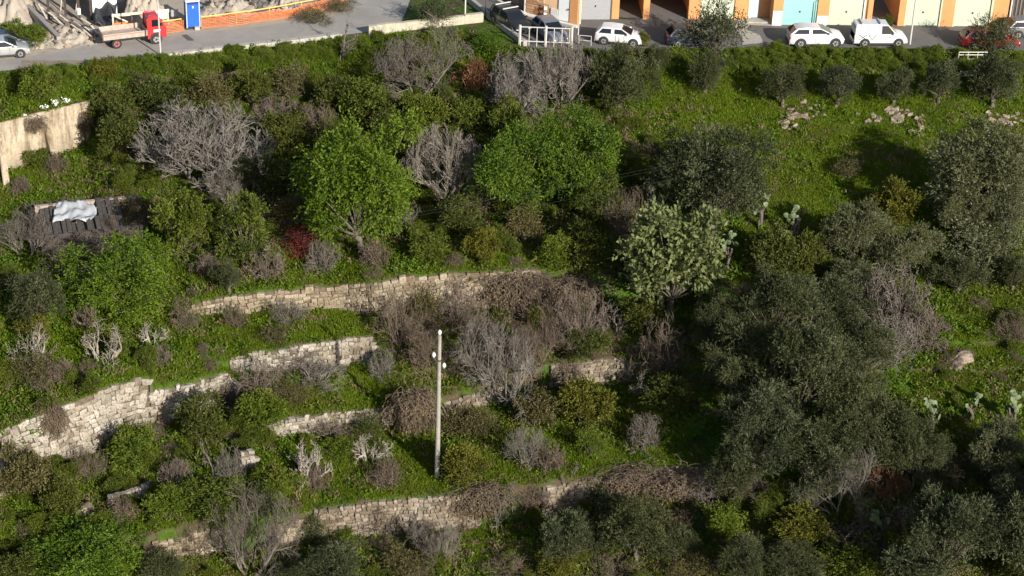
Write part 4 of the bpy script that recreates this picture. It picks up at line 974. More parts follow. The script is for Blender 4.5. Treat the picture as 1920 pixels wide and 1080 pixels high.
def netting(pix, h, label):
    P = [W(px, py, 0) for px, py in pix]; base = P[len(P)//2]; t = thing('safety_netting', label, 'netting', base, 0, 'orange site netting')
    seg = [(a-base, b_-base) for a, b_ in zip(P, P[1:])]
    net, k = MB(), 0; r = random.Random(3)
    pts = []
    for a, b_ in seg:
        n = max(2, int((b_-a).length/.14))
        pts += [a.lerp(b_, j/n) for j in range(n)]
    pts.append(seg[-1][1])
    sag = [h*(.80+.16*math.sin(j*.09)+.08*math.sin(j*.31+1)) for j in range(len(pts))]; wob = [.10*math.sin(j*.23)+.05*math.sin(j*.7) for j in range(len(pts))]
    for j in range(len(pts)):
        if j % 1 == 0: net.tube([pts[j]+Vector((0, wob[j], .02)), pts[j]+Vector((0, -wob[j], sag[j]))], .013, 4, cap=False)
    for q in range(8):
        f = q/7
        net.tube([p+Vector((0, wob[j]*(1-2*f), .03+sag[j]*f)) for j, p in enumerate(pts)], .024, 4, cap=False)
    o = net.build('net', orange, t)
    tape = MB(); tape.tube([p+Vector((0, 0, h+.06*math.sin(j*.11))) for j, p in enumerate(pts[::4])], .05, 5); tape.build('top_band', yel, t)
    L = sum((b_-a).length for a, b_ in seg); 
    for j in range(0, len(pts), 20):
        m_ = MB(); m_.tube([pts[j]+Vector((0, .06, -.1)), pts[j]+Vector((0, .06, h+.12))], .03, 6); m_.build('post', yel, t)
    return t
netting([(298, 64), (330, 60.5), (345, 58.5)], 1.05, 'orange safety netting between the red truck and the toilet cabin')
netting([(378, 54), (440, 47), (500, 39), (545, 31), (600, 20), (650, 6)], 1.0, 'long orange safety netting with a yellow band right of the toilet cabin')
# timber beams fence with sheets behind the truck
t = thing('timber_fence', 'pale timber beams on posts behind the red truck cab', 'fence', W(255, 55))
pale_w = plain('pale_timber', (.62, .52, .38), .8, var=.15)
A, B = W(211, 56)-t.location, W(318, 46)-t.location
for f in (.02, .35, .68, .98):
    q = A.lerp(B, f); m2 = MB(); m2.box(q.x-.06, q.x+.06, q.y-.06, q.y+.06, -.2, 1.35); m2.build('post', pale_w, t)
m2 = MB(); m2.slab(A, B, 1.12, 1.36, .062, .12); m2.build('beam', pale_w, t)
m2 = MB(); q = A.lerp(B, .05); q2 = A.lerp(B, .32); m2.tube([q+Vector((0, -.1, 1.2)), q2+Vector((0, -.1, .45))], .07, 5); m2.build('brace', pale_w, t)
m2 = MB(); m2.slab(A.lerp(B, .03), A.lerp(B, .40), .05, .62, .125, .16); m2.build('orange_panel', orange, t)
for f, lab in ((.78, 'white notice board with dark print on the timber fence, left of two'), (.90, 'white notice board on the timber fence nearest the toilet cabin')):
    q = t.location+A.lerp(B, f); s2 = thing('notice_board', lab, 'notice board', q+Vector((0, -.2, .62)), R_(10), 'site notice boards')
    m2 = MB(); m2.box(-.28, .28, -.02, .02, 0, .68); m2.build('board', white_d, s2)
    if f < .8:
        for k in range(3):
            m2 = MB(); m2.box(-.17, .12, -.026, -.022, .2+k*.13, .25+k*.13); m2.build('print', plastic, s2)
q = W(328, 40); s2 = thing('meter_cabinet', 'grey electric cabinet on a stand left of the toilet cabin', 'cabinet', q, R_(8))
m2 = MB(); m2.box(-.3, .3, -.12, .12, .45, 1.0); m2.build('box', grey_d, s2, bevel=.02)
for xx in (-.2, .2):
    m2 = MB(); m2.box(xx-.03, xx+.03, -.03, .03, 0, .45); m2.build('leg', dark_m, s2)
# heaps of earth and rubble
def heap(pix, hgt, label, mat, seed, nst=14, stm='rock'):
    P = [W(px, py, 0) for px, py in pix]; c = sum(P, Vector())/len(P); rx = max(abs(p.x-c.x) for p in P); ry = max(abs(p.y-c.y) for p in P)
    r = np.random.default_rng(seed); n = 34; g = np.linspace(-1, 1, n); X, Y = np.meshgrid(g, g); rr = np.sqrt(X**2+Y**2)
    an = np.arctan2(Y, X); ed = 1+.16*np.sin(an*3+seed)+.1*np.sin(an*5+2*seed)
    Z = hgt*np.clip(1-(rr/ed)**1.4, -.05, 1)*(1+.35*np.sin(X*6+seed)*np.sin(Y*5)+.22*np.sin(X*13+Y*9+seed)*np.sin(Y*17-X*5))+r.normal(0, .085, X.shape)*(rr < .95)
    v = np.stack([X*rx*1.1, Y*ry*1.1, Z-.02], -1).reshape(-1, 3); i = np.arange(n-1)[:, None]*n+np.arange(n-1)[None]
    t = thing('earth_heap', label, 'heap', c, 0, 'heaps on the building site')
    link(bpy.data.objects.new('earth', mesh_np('earth', v, np.stack([i, i+1, i+n+1, i+n], -1).reshape(-1, 4), [mat], smooth=True)), t)
    for k in range(nst):
        x_, y_ = r.uniform(-.9, .9, 2); j = int((y_+1)/2*(n-1))*n+int((x_+1)/2*(n-1)); s_ = r.uniform(.2, .55)
        o = link(bpy.data.objects.new('stone', random.choice(ST[stm])), t); o.location = Vector(v[j])+Vector((0, 0, .05)); o.rotation_euler = tuple(r.uniform(-1, 1, 3)); o.scale = (s_, s_*.7, s_*.6)
    return t
heap([(225, 30), (305, 30), (265, 10), (265, 50)], 2.2, 'tan earth heap behind the timber fence', M['dirt'], 1, 20)
heap([(62, 66), (180, 74), (120, 50), (130, 90)], .6, 'tan rubble slope spilling down to the road at the left', M['dirt'], 2, 40)
heap([(-30, 20), (62, 30), (10, -10), (20, 46)], 2.2, 'grey earth bank at the far upper left corner', M['dirt'], 3, 16)
heap([(380, 18), (480, 12), (430, 0), (430, 36)], .9, 'low tan earth heap right of the toilet cabin', M['dirt'], 4, 14)
heap([(505, 18), (560, 10), (530, 4), (530, 24)], .9, 'heap with big pale rocks above the netting', M['dirt'], 5, 16, 'white')
heap([(455, 8), (515, 6), (485, -4), (485, 18)], 1.0, 'dark debris pile beside the pale rocks', plain('dark_debris', (.09, .085, .08), .9, var=.5, scale=6), 6, 20, 'grey')
heap([(50, 82), (98, 82), (75, 74), (75, 92)], .45, 'small heap of whitish sacks and stones at the road edge left of the rubble slope', M['dirt'], 7, 26, 'white')
# concrete slab edge, planks
t = thing('retaining_kerb', 'sloping grey concrete edge along the rubble slope', 'low wall', W(85, 60))
A, B = W(52, 22)-t.location, W(112, 84)-t.location; m2 = MB(); m2.slab(A, B, -.2, .7, -.2, .2); m2.build('wall', plain('grey_concrete', (.27, .25, .23), .9), t, bevel=.03)
r = random.Random(5)
for k in range(26):
    f_ = r.uniform(0, 1); px, py = 88+f_*80+r.uniform(-14, 14), 40+f_*30+r.uniform(-9, 9); q = W(px, py, 0)+Vector((0, 0, .45+r.uniform(0, .3)))
    m2 = MB(); l = r.uniform(.5, 1.3); m2.box(-l, l, -.08, .08, -.025, .025); o = m2.build('loose_plank', wood_m if k % 3 else plain('dark_plank', (.14, .11, .09), .9) if k == 0 else bpy.data.materials['dark_plank'])
    o.location = q; o.rotation_euler = (r.uniform(-.25, .25), r.uniform(.0, .3), r.uniform(-1.2, -.7))
    tag(o, 'weathered timber lying loose on the rubble slope before the dark shelter' if k % 3 else 'dark timber lying among the paler ones on the rubble slope', 'timber', 'loose timbers on the rubble slope' if k % 3 else 'dark loose timbers on the rubble slope')
for k in range(7):
    q = W(r.uniform(245, 300), r.uniform(8, 34), 0)+Vector((0, 0, 1.3+r.uniform(0, .6))); m2 = MB(); l = r.uniform(.8, 1.8); m2.box(-l, l, -.1, .1, -.03, .03); o = m2.build('loose_plank', wood_m); o.location = q; o.rotation_euler = (.3, -.5, r.uniform(.5, 1.2))
    tag(o, 'weathered timber lying on the tan earth heap behind the truck', 'timber', 'loose timbers on the earth heap')
# dark shelter of posts and boards with a white panel
t = thing('site_shelter', 'dark open timber shelter with a white front panel on the building site', 'shelter', W(150, 20))
dk = plain('dark_timber', (.055, .042, .035), .9, var=.3); A, B = W(92, 36)-t.location, W(219, 38)-t.location
bk = Vector((0, 5.5, 0))
m2 = MB(); m2.slab(A+bk, B+bk, 0, 3.4, -.1, .1); m2.build('back_wall', dk, t)
m2 = MB(); m2.hexa([tuple(A+Vector((-.3, -.3, 3.4))), tuple(B+Vector((.3, -.3, 3.4))), tuple(B+bk+Vector((.3, .2, 3.5))), tuple(A+bk+Vector((-.3, .2, 3.5))), tuple(A+Vector((-.3, -.3, 3.5))), tuple(B+Vector((.3, -.3, 3.5))), tuple(B+bk+Vector((.3, .2, 3.6))), tuple(A+bk+Vector((-.3, .2, 3.6)))]); m2.build('roof', dk, t)
for f in (0, .25, .45, .63, 1): 
    q = A.lerp(B, f); m2 = MB(); m2.box(q.x-.09, q.x+.09, q.y-.09, q.y+.09, 0, 3.4); m2.build('post', dk, t)
for f in (.12, .35, .55):
    q = A.lerp(B, f); m2 = MB(); m2.tube([q+Vector((0, 2, 0)), q+Vector((.5, 2.2, 3.3))], .05, 5); m2.build('prop', wood_m, t)
m2 = MB(); m2.slab(A.lerp(B, .66), A.lerp(B, 1.02), .65, 3.3, .12, .16); m2.build('white_panel', white_d, t)
tarp_v, tarp_q = [], []
n = 16; a0, b0 = W(176, 52), W(216, 55)
for i in range(n):
    for j in range(n):
        f, g = i/(n-1), j/(n-1); x_ = a0.lerp(b0, f); tarp_v.append((x_.x, x_.y+g*2.6, .15+2.3*g*(.55+.45*f)+.22*math.sin(f*9+g*4)+.15*math.sin(g*11+f*3)))
for i in range(n-1):
    for j in range(n-1): tarp_q.append((i*n+j, i*n+n+j, i*n+n+j+1, i*n+j+1))
tm = plain('black_sheeting', (.03, .031, .034), .45, var=.3); o = link(bpy.data.objects.new('tarpaulin', mesh_np('tarpaulin', tarp_v, tarp_q, [tm], smooth=True)))
o.modifiers.new('thick', 'SOLIDIFY').thickness = .03
tag(o, 'crumpled black tarpaulin heap behind the truck bed', 'tarpaulin')
m2 = MB(); m2.tube([(0, 0, 0), (0, 0, .5), (0, 0, .55)], [.15, .17, .06], 10); o = m2.build('white_canister', white_d, None, True); o.location = W(149, 40)+Vector((0, 0, .6)); tag(o, 'small white canister at the foot of the dark shelter', 'canister')
# scrub on the site verge
plant('scrubby', 640, 8, 60, 30, 'dry olive-brown scrub at the right end of the orange netting', 'drab')
plant('scrubby', 590, 28, 70, 20, 'dry weeds along the road edge under the orange netting', 'drab')
plant('shrub', 22, 64, 84, 44, 'lush green bush on the bank above the silver hatchback', 'scrub')
plant('shrub', 60, 64, 60, 40, 'lush green bush left of the whitish sacks', 'scrub')

# ruined shed roof in the trees at the left
q = G(175, 470); t = thing('ruined_shed', 'ruined low shed with dark sagging roof and white sheet among the trees', 'shed', q, R_(14))
rm = plain('dark_roof_tiles', (.055, .047, .042), .9, var=.4, scale=5); pinkw = plain('pinkish_wall', (.34, .26, .21), .9, var=.25)
m2 = MB(); m2.box(-3.6, 3.6, 0, .3, -.5, 1.6); m2.build('front_wall', dk, t)
m2 = MB(); m2.box(-3.6, 3.6, 3.4, 3.7, -.5, 2.3); m2.build('back_wall', pinkw, t)
for k in range(17):
    x0 = -3.3+k*.335+random.uniform(-.03, .03)
    if 4 <= k <= 11:
        ya, yb = .0, 1.4
    else: ya, yb = -.25, 3.6
    sg = random.uniform(-.28, .10); z0, z1 = 1.62+sg+.72*(ya/3.6), 1.66+sg+.72*(yb/3.6)
    m2 = MB(); m2.hexa([(x0, ya, z0), (x0+.31, ya, z0), (x0+.31, yb, z1), (x0, yb, z1), (x0, ya, z0+.06), (x0+.31, ya, z0+.06), (x0+.31, yb, z1+.06), (x0, yb, z1+.06)]); m2.build('roof_sheet', rm, t)
v, qd = [], []
for i in range(30):
    for j in range(20):
        f, g = i/29, j/19; v.append((-2.6+(2.5+.5*math.sin(g*4))*f+.5*g, 1.1+2.3*g+.25*math.sin(f*5), 2.02+.42*g+.10*math.sin(f*11+g*5)+.06*math.sin(g*13-f*7)+.05*math.sin(f*31+g*17)*math.sin(g*27)))
for i in range(29):
    for j in range(19): qd.append((i*20+j, i*20+20+j, i*20+21+j, i*20+j+1))
o = link(bpy.data.objects.new('plastic_sheet', mesh_np('plastic_sheet', v, qd, [plain('white_sheet', (.34, .35, .36), .4, var=.1)], smooth=True))); o.location = q; o.rotation_euler = (0, 0, R_(14)); o.modifiers.new('thick', 'SOLIDIFY').thickness = .02
tag(o, 'crumpled white plastic sheet lying on the ruined shed roof', 'plastic sheet')

# ------------------------------------------------------------------ trees and bushes, from the road down to the lowest terrace
PL = [
 # along the upper bank, left
 ('shrub', 72,152,78,64,'bright green rounded bush by the road edge below the silver car','scrub'),
 ('shrub', 200,130,60,42,'yellow-green bush on the road bank right of the bright rounded one','yellow'),
 ('shrub', 215,186,92,66,'dark bush just right of the end of the concrete wall','dark'),
 ('shrub', 222,232,96,76,'lower dark bush under the concrete wall end, left of the wide bare fig','dark'),
 ('shrub', 300,180,90,66,'dark bush on the bank above the left side of the wide bare fig','dark'),
 ('scrubby', 268,152,66,40,'drab brownish scrub on the bank between the yellow-green and the dark bush'),
 ('shrub', 350,150,60,44,'mid green bush below the lamp post by the red truck','green'),
 ('scrubby', 398,172,92,74,'rounded olive-brown bush above the top of the wide bare fig'),
 ('shrub', 472,158,86,70,'dark bush on the bank right of the olive-brown bush','dark'),
 ('scrubby', 545,150,84,66,'greenish brown bush on the bank under the blue toilet side of the road'),
 ('twigbush', 520,203,92,56,'mauve twig bush right above the wide bare fig','','mauve'),
 ('twigbush', 592,222,84,62,'brownish twig bush between the wide bare fig and the tall bright tree','','twig'),
 ('fig', 366,268,286,160,'widest bare grey fig, a low dome of pale branches left of the bright trees'),
 ('shrub', 540,252,92,78,'dark evergreen bush touching the right rim of the wide bare fig','dark'),
 ('shrub', 612,262,70,60,'small dark bush at the top left of the tall bright tree','dark'),
 ('shrub', 628,172,82,84,'dark bush below the leafless sapling on the road parapet','dark'),
 ('sapling', 640,72,66,86,'slender bare sapling beside the road parapet','','greytwig'),
 ('shrub', 682,192,100,84,'dark green bush left of the broad bare tree by the road','green'),
 ('shrub', 725,224,84,64,'dark green bush under the lower left branches of the broad bare tree','dark'),
 ('bare', 788,112,190,150,'broad bare grey-brown tree with fine twigs below the road bend'),
 ('scrubby', 815,18,84,56,'drab olive bush growing at the junction of the two roads','olive'),
 ('twigbush', 889,136,78,96,'rust coloured bush right of the broad bare tree','','rust'),
 ('shrub', 792,210,104,80,'lit green shrub under the broad bare tree','green'),
 ('shrub', 882,216,74,66,'green shrub directly below the rust coloured bush','green'),
 ('shrub', 945,220,84,78,'green shrub under the left one of the two whitish bare figs','green'),
 ('fig', 970,160,128,118,'whitish bare fig, left of the pair below the white metal frame'),
 ('fig', 1056,138,124,120,'whitish bare fig, right of the pair below the white metal frame'),
 ('scrubby', 920,75,70,50,'leafy creeper mound on the slope left of the ramp wall','weed'),
 ('shrub', 1100,120,60,60,'dark shrub between the right whitish fig and the big olive by the cars','dark'),
 ('olive', 1166,134,136,172,'big dense olive in front of the small white car'),
 ('olive', 1237,104,52,66,'small olive leaning to the right of the big olive by the white car'),
 ('shrub', 1206,72,26,40,'small yellow-green bush between the white car and the dark blue car','yellow'),
 ('scrubby', 1345,52,118,112,'loose dark roadside tree in front of the pale green garage door','olive'),
 ('olive', 1325,128,68,62,'small olive under the loose dark roadside tree, leftmost of the olive row'),
 ('olive', 1472,150,84,78,'olive of the row below the white sport utility car'),
 ('olive', 1576,150,84,66,'wide low olive of the row below the white van'),
 ('olive', 1680,152,78,68,'olive of the row below the street lamp at the right'),
 ('olive', 1765,145,84,96,'tall olive of the row just left of the stacked boards'),
 ('olive', 1868,140,92,100,'tall olive of the row just right of the stacked boards'),
 ('scrubby', 1866,62,90,92,'dark loose tree growing across the red car','olive'),
 # the wood in the middle
 ('bright', 680,336,236,250,'tall bright green tree left of the dense white-twigged fig'),
 ('fig', 838,305,158,130,'dense white-twigged bare fig between the bright green trees','','white'),
 ('bright', 958,318,166,206,'bright green tree just right of the dense white-twigged fig','','',),
 ('bright', 1080,290,166,214,'brightest broad tree left of the black gap in the wood'),
 ('dense', 1120,370,96,90,'dark green tree at the lower right of the brightest broad tree'),
 ('thicket', 745,398,88,80,'grey leafless tangle at the lower right of the tall bright tree','','greytwig'),
 ('shrub', 860,400,84,70,'dark shrub below the dense white-twigged fig','dark'),
 ('thicket', 905,360,110,70,'dark leafless tangle under the bright tree right of the white-twigged fig','','twig'),
 ('shrub', 905,452,72,88,'yellowish shrub on the grass edge above the long upper wall','yellow'),
 ('shrub', 806,466,80,60,'green and brown shrub left of the yellowish shrub above the upper wall','green'),
 ('twigbush', 702,474,66,60,'brown twig bush on the grass edge under the tall bright tree','','twig'),
 ('scrubby', 985,420,90,70,'drab bush below the bright tree on the right, above the upper wall'),
 ('shrub', 1040,462,70,66,'lit green shrub above the right end of the upper wall','scrub'),
 ('shrub', 1100,452,92,80,'dark shrub in the shade right of the lit green shrub','dark'),
 ('thicket', 1170,400,100,90,'dark leafless tangle beside the black gap in the wood','','twig'),
 ('thicket', 1000,560,120,90,'purplish dead brush on the earth bank right of the upper wall end','','mauve'),
 ('thicket', 1060,630,90,80,'brown dead brush above the left end of the short rubble wall','','twig'),
 ('creeper', 1075,545,90,70,'dead creeper hanging from the earth bank by the dark shade'),
 ('thicket', 262,402,90,56,'brown leafless tangle over the right end of the shed roof','','twig'),
 ('bare', 150,452,150,76,'grey leafless bushes hanging over the front of the shed roof'),
 ('thicket', 195,455,120,50,'dark leafless tangle in front of the shed roof','','greytwig'),
 ('thicket', 70,405,100,60,'grey brush left of the white shed sheet','','greytwig'),
 ('creeper', 97,800,44,66,'brown dead creeper patch on the face of the tallest terrace wall'),
 ('creeper', 1180,900,90,60,'pale dead vines over the left part of the lowest right wall stretch'),
 ('creeper', 1270,905,90,70,'pale dead vines in the middle of the lowest right wall stretch'),
 ('sapling', 1228,372,66,92,'bare whitish sapling in front of the black gap','','fig'),
 ('olive', 1342,308,216,196,'large round olive above the pale leaved tree'),
 ('pale', 1268,466,190,206,'pale leaved tree with light grey-green foliage above the giant olives'),
 ('shrub', 1180,500,80,60,'dark shrub at the left foot of the pale leaved tree','dark'),
 ('shrub', 1205,590,96,70,'dark shrub in deep shade left of the giant olives','dark'),
 # left of the wood
 ('dense', 345,418,122,190,'dark green cone shaped tree right of the ruined shed roof'),
 ('dense', 458,428,108,122,'rounded dark evergreen right of the cone shaped tree'),
 ('bare', 428,352,86,84,'pale bare tree between the wide bare fig and the rounded evergreen','','fig'),
 ('olive', 462,320,76,74,'grey-green olive at the lower right rim of the wide bare fig'),
 ('shrub', 522,330,90,80,'dark shrub left of the tall bright tree','dark'),
 ('sapling', 500,382,56,54,'small whitish bare sapling above the flare tinged bush','','fig'),
 ('scrubby', 546,395,76,92,'olive-brown bush left of the tall bright tree, above the flare tinged bush'),
 ('twigbush', 574,448,92,58,'twig bush red tinged by painted lens flare in the middle of the wood edge','','flare_red'),
 ('twigbush', 498,488,84,70,'rounded mauve twig bush on the grass left of the flare tinged bush','','mauve'),
 ('twigbush', 602,478,72,62,'grey-brown twig bush right under the flare tinged bush','','greytwig'),
 ('twigbush', 386,495,56,84,'pinkish upright twig bush left of the grey olive shrub','','mauve'),
 ('olive', 428,512,70,72,'small grey olive shrub on the grass beside the pinkish twig bush'),
 ('bare', 48,440,130,100,'grey bare tree at the left picture edge by the shed roof'),
 ('bare', 232,432,96,66,'brownish bare tree over the right end of the shed roof','','twig'),
 ('thicket', 120,390,110,50,'grey leafless tangle above the white shed sheet','','greytwig'),
 ('bright', 226,520,214,156,'wide bright green tree below the ruined shed roof'),
 ('olive', 64,545,124,156,'tall dark olive at the left edge beside the wide bright tree'),
 ('scrubby', 10,520,60,90,'dark brownish bush cut by the left edge below the bare tree','dark'),
 ('shrub', 75,298,60,40,'green creeper bush at the foot of the concrete wall','green'),
 ('creeper', 62,250,36,36,'dead brown creeper hanging on the concrete wall face'),
 ('creeper', 150,236,30,44,'dead brown creeper hanging at the right end of the concrete wall'),
 ('twigbush', 105,305,50,40,'brown twig tuft beside the concrete buttress','','twig'),
 ('twigbush', 38,345,44,36,'brown twig tuft below the concrete wall near the left edge','','twig'),
 # terrace above the tall pale wall
 ('stump', 60,640,104,84,'pollarded tree with pale limbs and some leaves at the far left terrace'),
 ('shrub', 58,612,70,48,'yellowish regrowth on the pollarded tree at the far left','yellow'),
 ('stump', 196,642,92,84,'whitest pollarded tree standing on the grass above the tall pale wall'),
 ('stump', 165,590,66,72,'pinkish pollarded trunk under the wide bright green tree','','twig'),
 ('stump', 284,622,60,98,'tall pollarded trunk right of the whitest one'),
 ('twigbush', 300,662,56,36,'dry tuft at the foot of the tall pollarded trunk','','mauve'),
 ('thicket', 346,586,66,66,'brown dead tangle at the left end of the long upper wall','','twig'),
 ('twigbush', 112,694,62,66,'brown twig dome on the terrace edge above the tall pale wall','','twig'),
 ('scrubby', 62,690,80,70,'drab bush left of the brown twig dome on the terrace'),
 ('shrub', 12,700,60,80,'green shrub cut by the left edge above the tall pale wall','green'),
 ('twigbush', 381,655,28,30,'tiny brown tuft on the grass left of the clean cut wall','','twig'),
 ('thicket', 442,590,58,52,'brown leafless bush against the left part of the long upper wall','','twig'),
 ('thicket', 542,584,84,56,'grey leafless bush in the middle of the long upper wall','','greytwig'),
 ('scrubby', 515,628,66,36,'grey-green low bush on the grass above the clean cut wall'),
 ('thicket', 590,700,130,44,'long low white branched bush at the foot of the clean cut wall','','fig'),
 ('thicket', 486,705,100,80,'purplish twiggy bush over the left end of the clean cut wall','','mauve'),
 ('thicket', 560,668,90,46,'thin mauve brush against the clean cut wall face','','mauve'),
 ('twigbush', 424,738,72,90,'fan shaped pinkish bush left of the stepped down wall','','mauve'),
 ('shrub', 492,760,90,66,'green shrub right of the fan shaped bush','scrub'),
 ('shrub', 376,780,96,92,'dark ragged shrub at the foot of the stepped down wall','dark'),
 ('scrubby', 545,735,80,50,'olive-brown bush on the grass below the purplish twiggy bush'),
 ('thicket', 716,684,56,56,'pale twiggy bush at the square end of the clean cut wall','','fig'),
 # brown thicket below the long upper wall
 ('thicket', 748,596,100,120,'dark brown thicket at the left of the brush below the long upper wall','','twig'),
 ('scrubby', 800,575,84,84,'olive-brown bush in the brush right above the pole top'),
 ('thicket', 856,560,110,100,'mauve brown thicket between pole top and the upper wall','','mauve'),
 ('creeper', 960,545,90,80,'dead creeper curtain on the right half of the long upper wall'),
 ('thicket', 1030,545,150,96,'wide arching brown thicket at the right end of the long upper wall','','twig'),
 ('scrubby', 1010,590,60,90,'yellow-green climber in front of the arching brown thicket','yellow'),
 ('thicket', 1088,590,112,130,'reddish brown thicket at the edge of the dark olive shade','','mauve'),
 ('thicket', 800,650,90,80,'thin dark thicket right behind the pole shaft','','twig'),
 ('thicket', 895,610,100,90,'brown brush behind the crown of the big bare tree','','twig'),
 ('bare', 944,684,184,180,'big bare tree with several trunks right of the concrete pole','','fig'),
 ('bare', 1000,650,110,120,'brownish bare tree behind the right side of the big bare tree','','twig'),
 ('shrub', 1100,640,90,60,'dark shrub above the short brown rubble wall','dark'),
 ('twigbush', 1065,690,70,50,'brown bramble over the left end of the short rubble wall','','twig'),
 ('sapling', 1200,715,66,66,'bare sapling standing in the shade right of the short rubble wall','','greytwig'),
 ('stump', 1150,600,70,60,'grey dead branches in the deep shade above the short rubble wall','','greytwig'),
 # terraces around the pole
 ('thicket', 622,802,100,64,'grey leafless brush along the wall left of the pole','','mauve'),
 ('scrubby', 690,800,66,76,'dark ragged bush left of the pole against the low wall','dark'),
 ('creeper', 778,772,66,84,'hanging brown creeper right behind the pole shaft'),
 ('scrubby', 735,760,50,60,'yellowish bush at the right end of the wall left of the pole','yellow'),
 ('shrub', 862,792,70,56,'green-brown shrub right of the pole at mid height','drab'),
 ('shrub', 868,860,88,78,'rounded yellow-olive shrub right of the pole foot','yellow'),
 ('scrubby', 905,790,70,60,'dry green bush under the trunks of the big bare tree'),
 ('shrub', 1002,762,88,74,'olive-green shrub right of the big bare tree trunks','drab'),
 ('shrub', 1098,752,104,92,'larger yellow-olive shrub below the short brown rubble wall','yellow'),
 ('twigbush', 1210,806,80,70,'twiggy green-brown dome beside the black olive shade','','greytwig'),
 ('bare', 986,834,96,92,'small white-stemmed bare tree on the pole terrace','','fig'),
 ('twigbush', 1030,858,66,56,'brown dead tuft right of the small white-stemmed bare tree','','twig'),
 ('scrubby', 1110,830,66,56,'light green bush on the sunny grass right of the white-stemmed tree','scrub'),
 ('stump', 572,862,96,104,'white forked dead tree left of the pole terrace grass'),
 ('twigbush', 592,890,56,56,'brown tuft at the foot of the white forked dead tree','','twig'),
 ('stump', 692,838,82,70,'white bare limbs over a brown bush left of the pole foot'),
 ('twigbush', 722,886,70,78,'brown bush under the white bare limbs left of the pole foot','','twig'),
 ('shrub', 640,836,60,44,'green shrub between the two white dead trees','scrub'),
 # lower left
 ('shrub', 48,888,112,112,'large dark bush at the left in front of the tall pale wall','drab'),
 ('thicket', 168,862,72,66,'brown leafless bush at the foot of the tall pale wall','','twig'),
 ('shrub', 242,838,92,86,'fresh green bush right under the tall pale wall','scrub'),
 ('thicket', 285,810,66,50,'purplish brush against the right end of the tall pale wall','','mauve'),
 ('twigbush', 331,886,72,84,'pale brown twig bush in the middle of the lower left slope','','mauve'),
 ('twigbush', 226,950,64,70,'dome shaped dead brown bush over the low wall fragment','','twig'),
 ('shrub', 112,932,84,80,'dark bush left of the dome shaped dead bush','dark'),
 ('sapling', 400,860,64,84,'thin grey bare sapling left of the lone stone pier','','greytwig'),
 ('thicket', 432,870,64,80,'grey leafless bush directly left of the lone stone pier','','greytwig'),
 ('shrub', 310,940,90,70,'green shrub below the pale brown twig bush','scrub'),
 ('shrub', 395,935,110,76,'mid green shrub above the large bare tree at bottom left','green'),
 ('shrub', 520,900,90,66,'green shrub right of the lone stone pier','scrub'),
 ('scrubby', 490,940,80,60,'grey-green scrub over the crown of the large bare tree','olive'),
 ('bright', 150,1044,240,150,'wide bright green tree filling the bottom left corner'),
 ('dense', 30,1070,100,90,'dark tree in the very bottom left corner','dark'),
 ('bare', 470,1002,180,180,'large bare tree at the bottom left, with the widest fan of twigs'),
 ('olive', 305,1066,90,76,'grey olive bush in front of the broken pale wall stub'),
 ('thicket', 360,1010,84,80,'leafless tangle over the broken pale wall stub','','twig'),
 ('scrubby', 590,985,70,70,'dark scrub at the left end of the lowest wall','olive'),
 ('olive', 625,1056,150,84,'grey olive at the bottom edge right of the large bare tree'),
 ('olive', 545,1078,80,60,'small olive peeping in at the bottom edge under the large bare tree'),
 # bottom middle
 ('thicket', 702,975,60,60,'dark stems leaning on the lowest wall below the pole','','twig'),
 ('bare', 822,1015,120,110,'pale bare tree in front of the lowest wall'),
 ('scrubby', 760,1050,110,60,'green-brown scrub in front of the lowest wall','drab'),
 ('creeper', 905,945,70,70,'dead creeper over the right end of the lowest long wall'),
 ('sapling', 932,955,56,84,'white bare sapling left of the round grey olive','','fig'),
 ('sapling', 962,930,60,76,'white bare sapling behind the other one, nearer the terrace edge','','greytwig'),
 ('sapling', 1068,915,56,70,'pale bare sapling on the terrace edge above the round grey olive','','fig'),
 ('thicket', 1000,930,90,60,'dark brush on the edge of the pole terrace','','twig'),
 ('olive', 1140,915,110,56,'dark low olive in front of the lowest wall at the right'),
 ('olive', 1070,996,120,112,'round grey olive, left one of the pair at the bottom middle'),
 ('olive', 1196,984,122,116,'round grey olive, right one of the pair at the bottom middle'),
 ('shrub', 1042,1056,84,60,'yellow-green bush at the bottom edge under the round olive pair','yellow'),
 ('thicket', 950,1060,110,60,'dark brush at the bottom edge left of the yellow-green bush','','twig'),
 ('thicket', 1160,1060,120,56,'brown brush at the bottom edge under the right round olive','','twig'),
 ('olive', 1270,1010,80,110,'narrow olive behind the right one of the round olive pair'),
 ('thicket', 1318,905,100,84,'pale beige tangle over the lowest wall at the right','','fig'),
 ('thicket', 1400,915,90,66,'brown tangle right of the pale beige one','','mauve'),
 ('shrub', 1356,980,66,80,'lit green shrub below the pale beige tangle','scrub'),
 ('scrubby', 1300,1065,100,50,'drab scrub at the bottom edge below the lit green shrub'),
 # the giant olives and the right side
 ('olive_big', 1452,566,150,160,'upper left giant olive of the dark grove'),
 ('olive_big', 1556,570,146,160,'upper right giant olive of the dark grove, beside the dry bush'),
 ('olive_big', 1398,668,160,160,'left giant olive at the edge of the black shade'),
 ('olive_big', 1512,672,200,206,'central giant olive of the dark grove'),
 ('olive_big', 1608,760,180,170,'giant olive of the grove nearest the sunny grass'),
 ('olive_big', 1428,790,170,156,'lower left giant olive of the dark grove'),
 ('olive_big', 1540,838,186,136,'lower middle giant olive of the dark grove'),
 ('olive_big', 1680,810,150,130,'lower right giant olive of the dark grove by the cactus'),
 ('olive_big', 1345,600,110,130,'small leftmost olive on the rim of the dark grove, above the left giant'),
 ('olive_big', 1618,650,120,150,'giant olive of the grove touching the bleached branches'),
 ('olive_big', 1740,856,100,90,'outermost low olive of the grove at its right foot'),
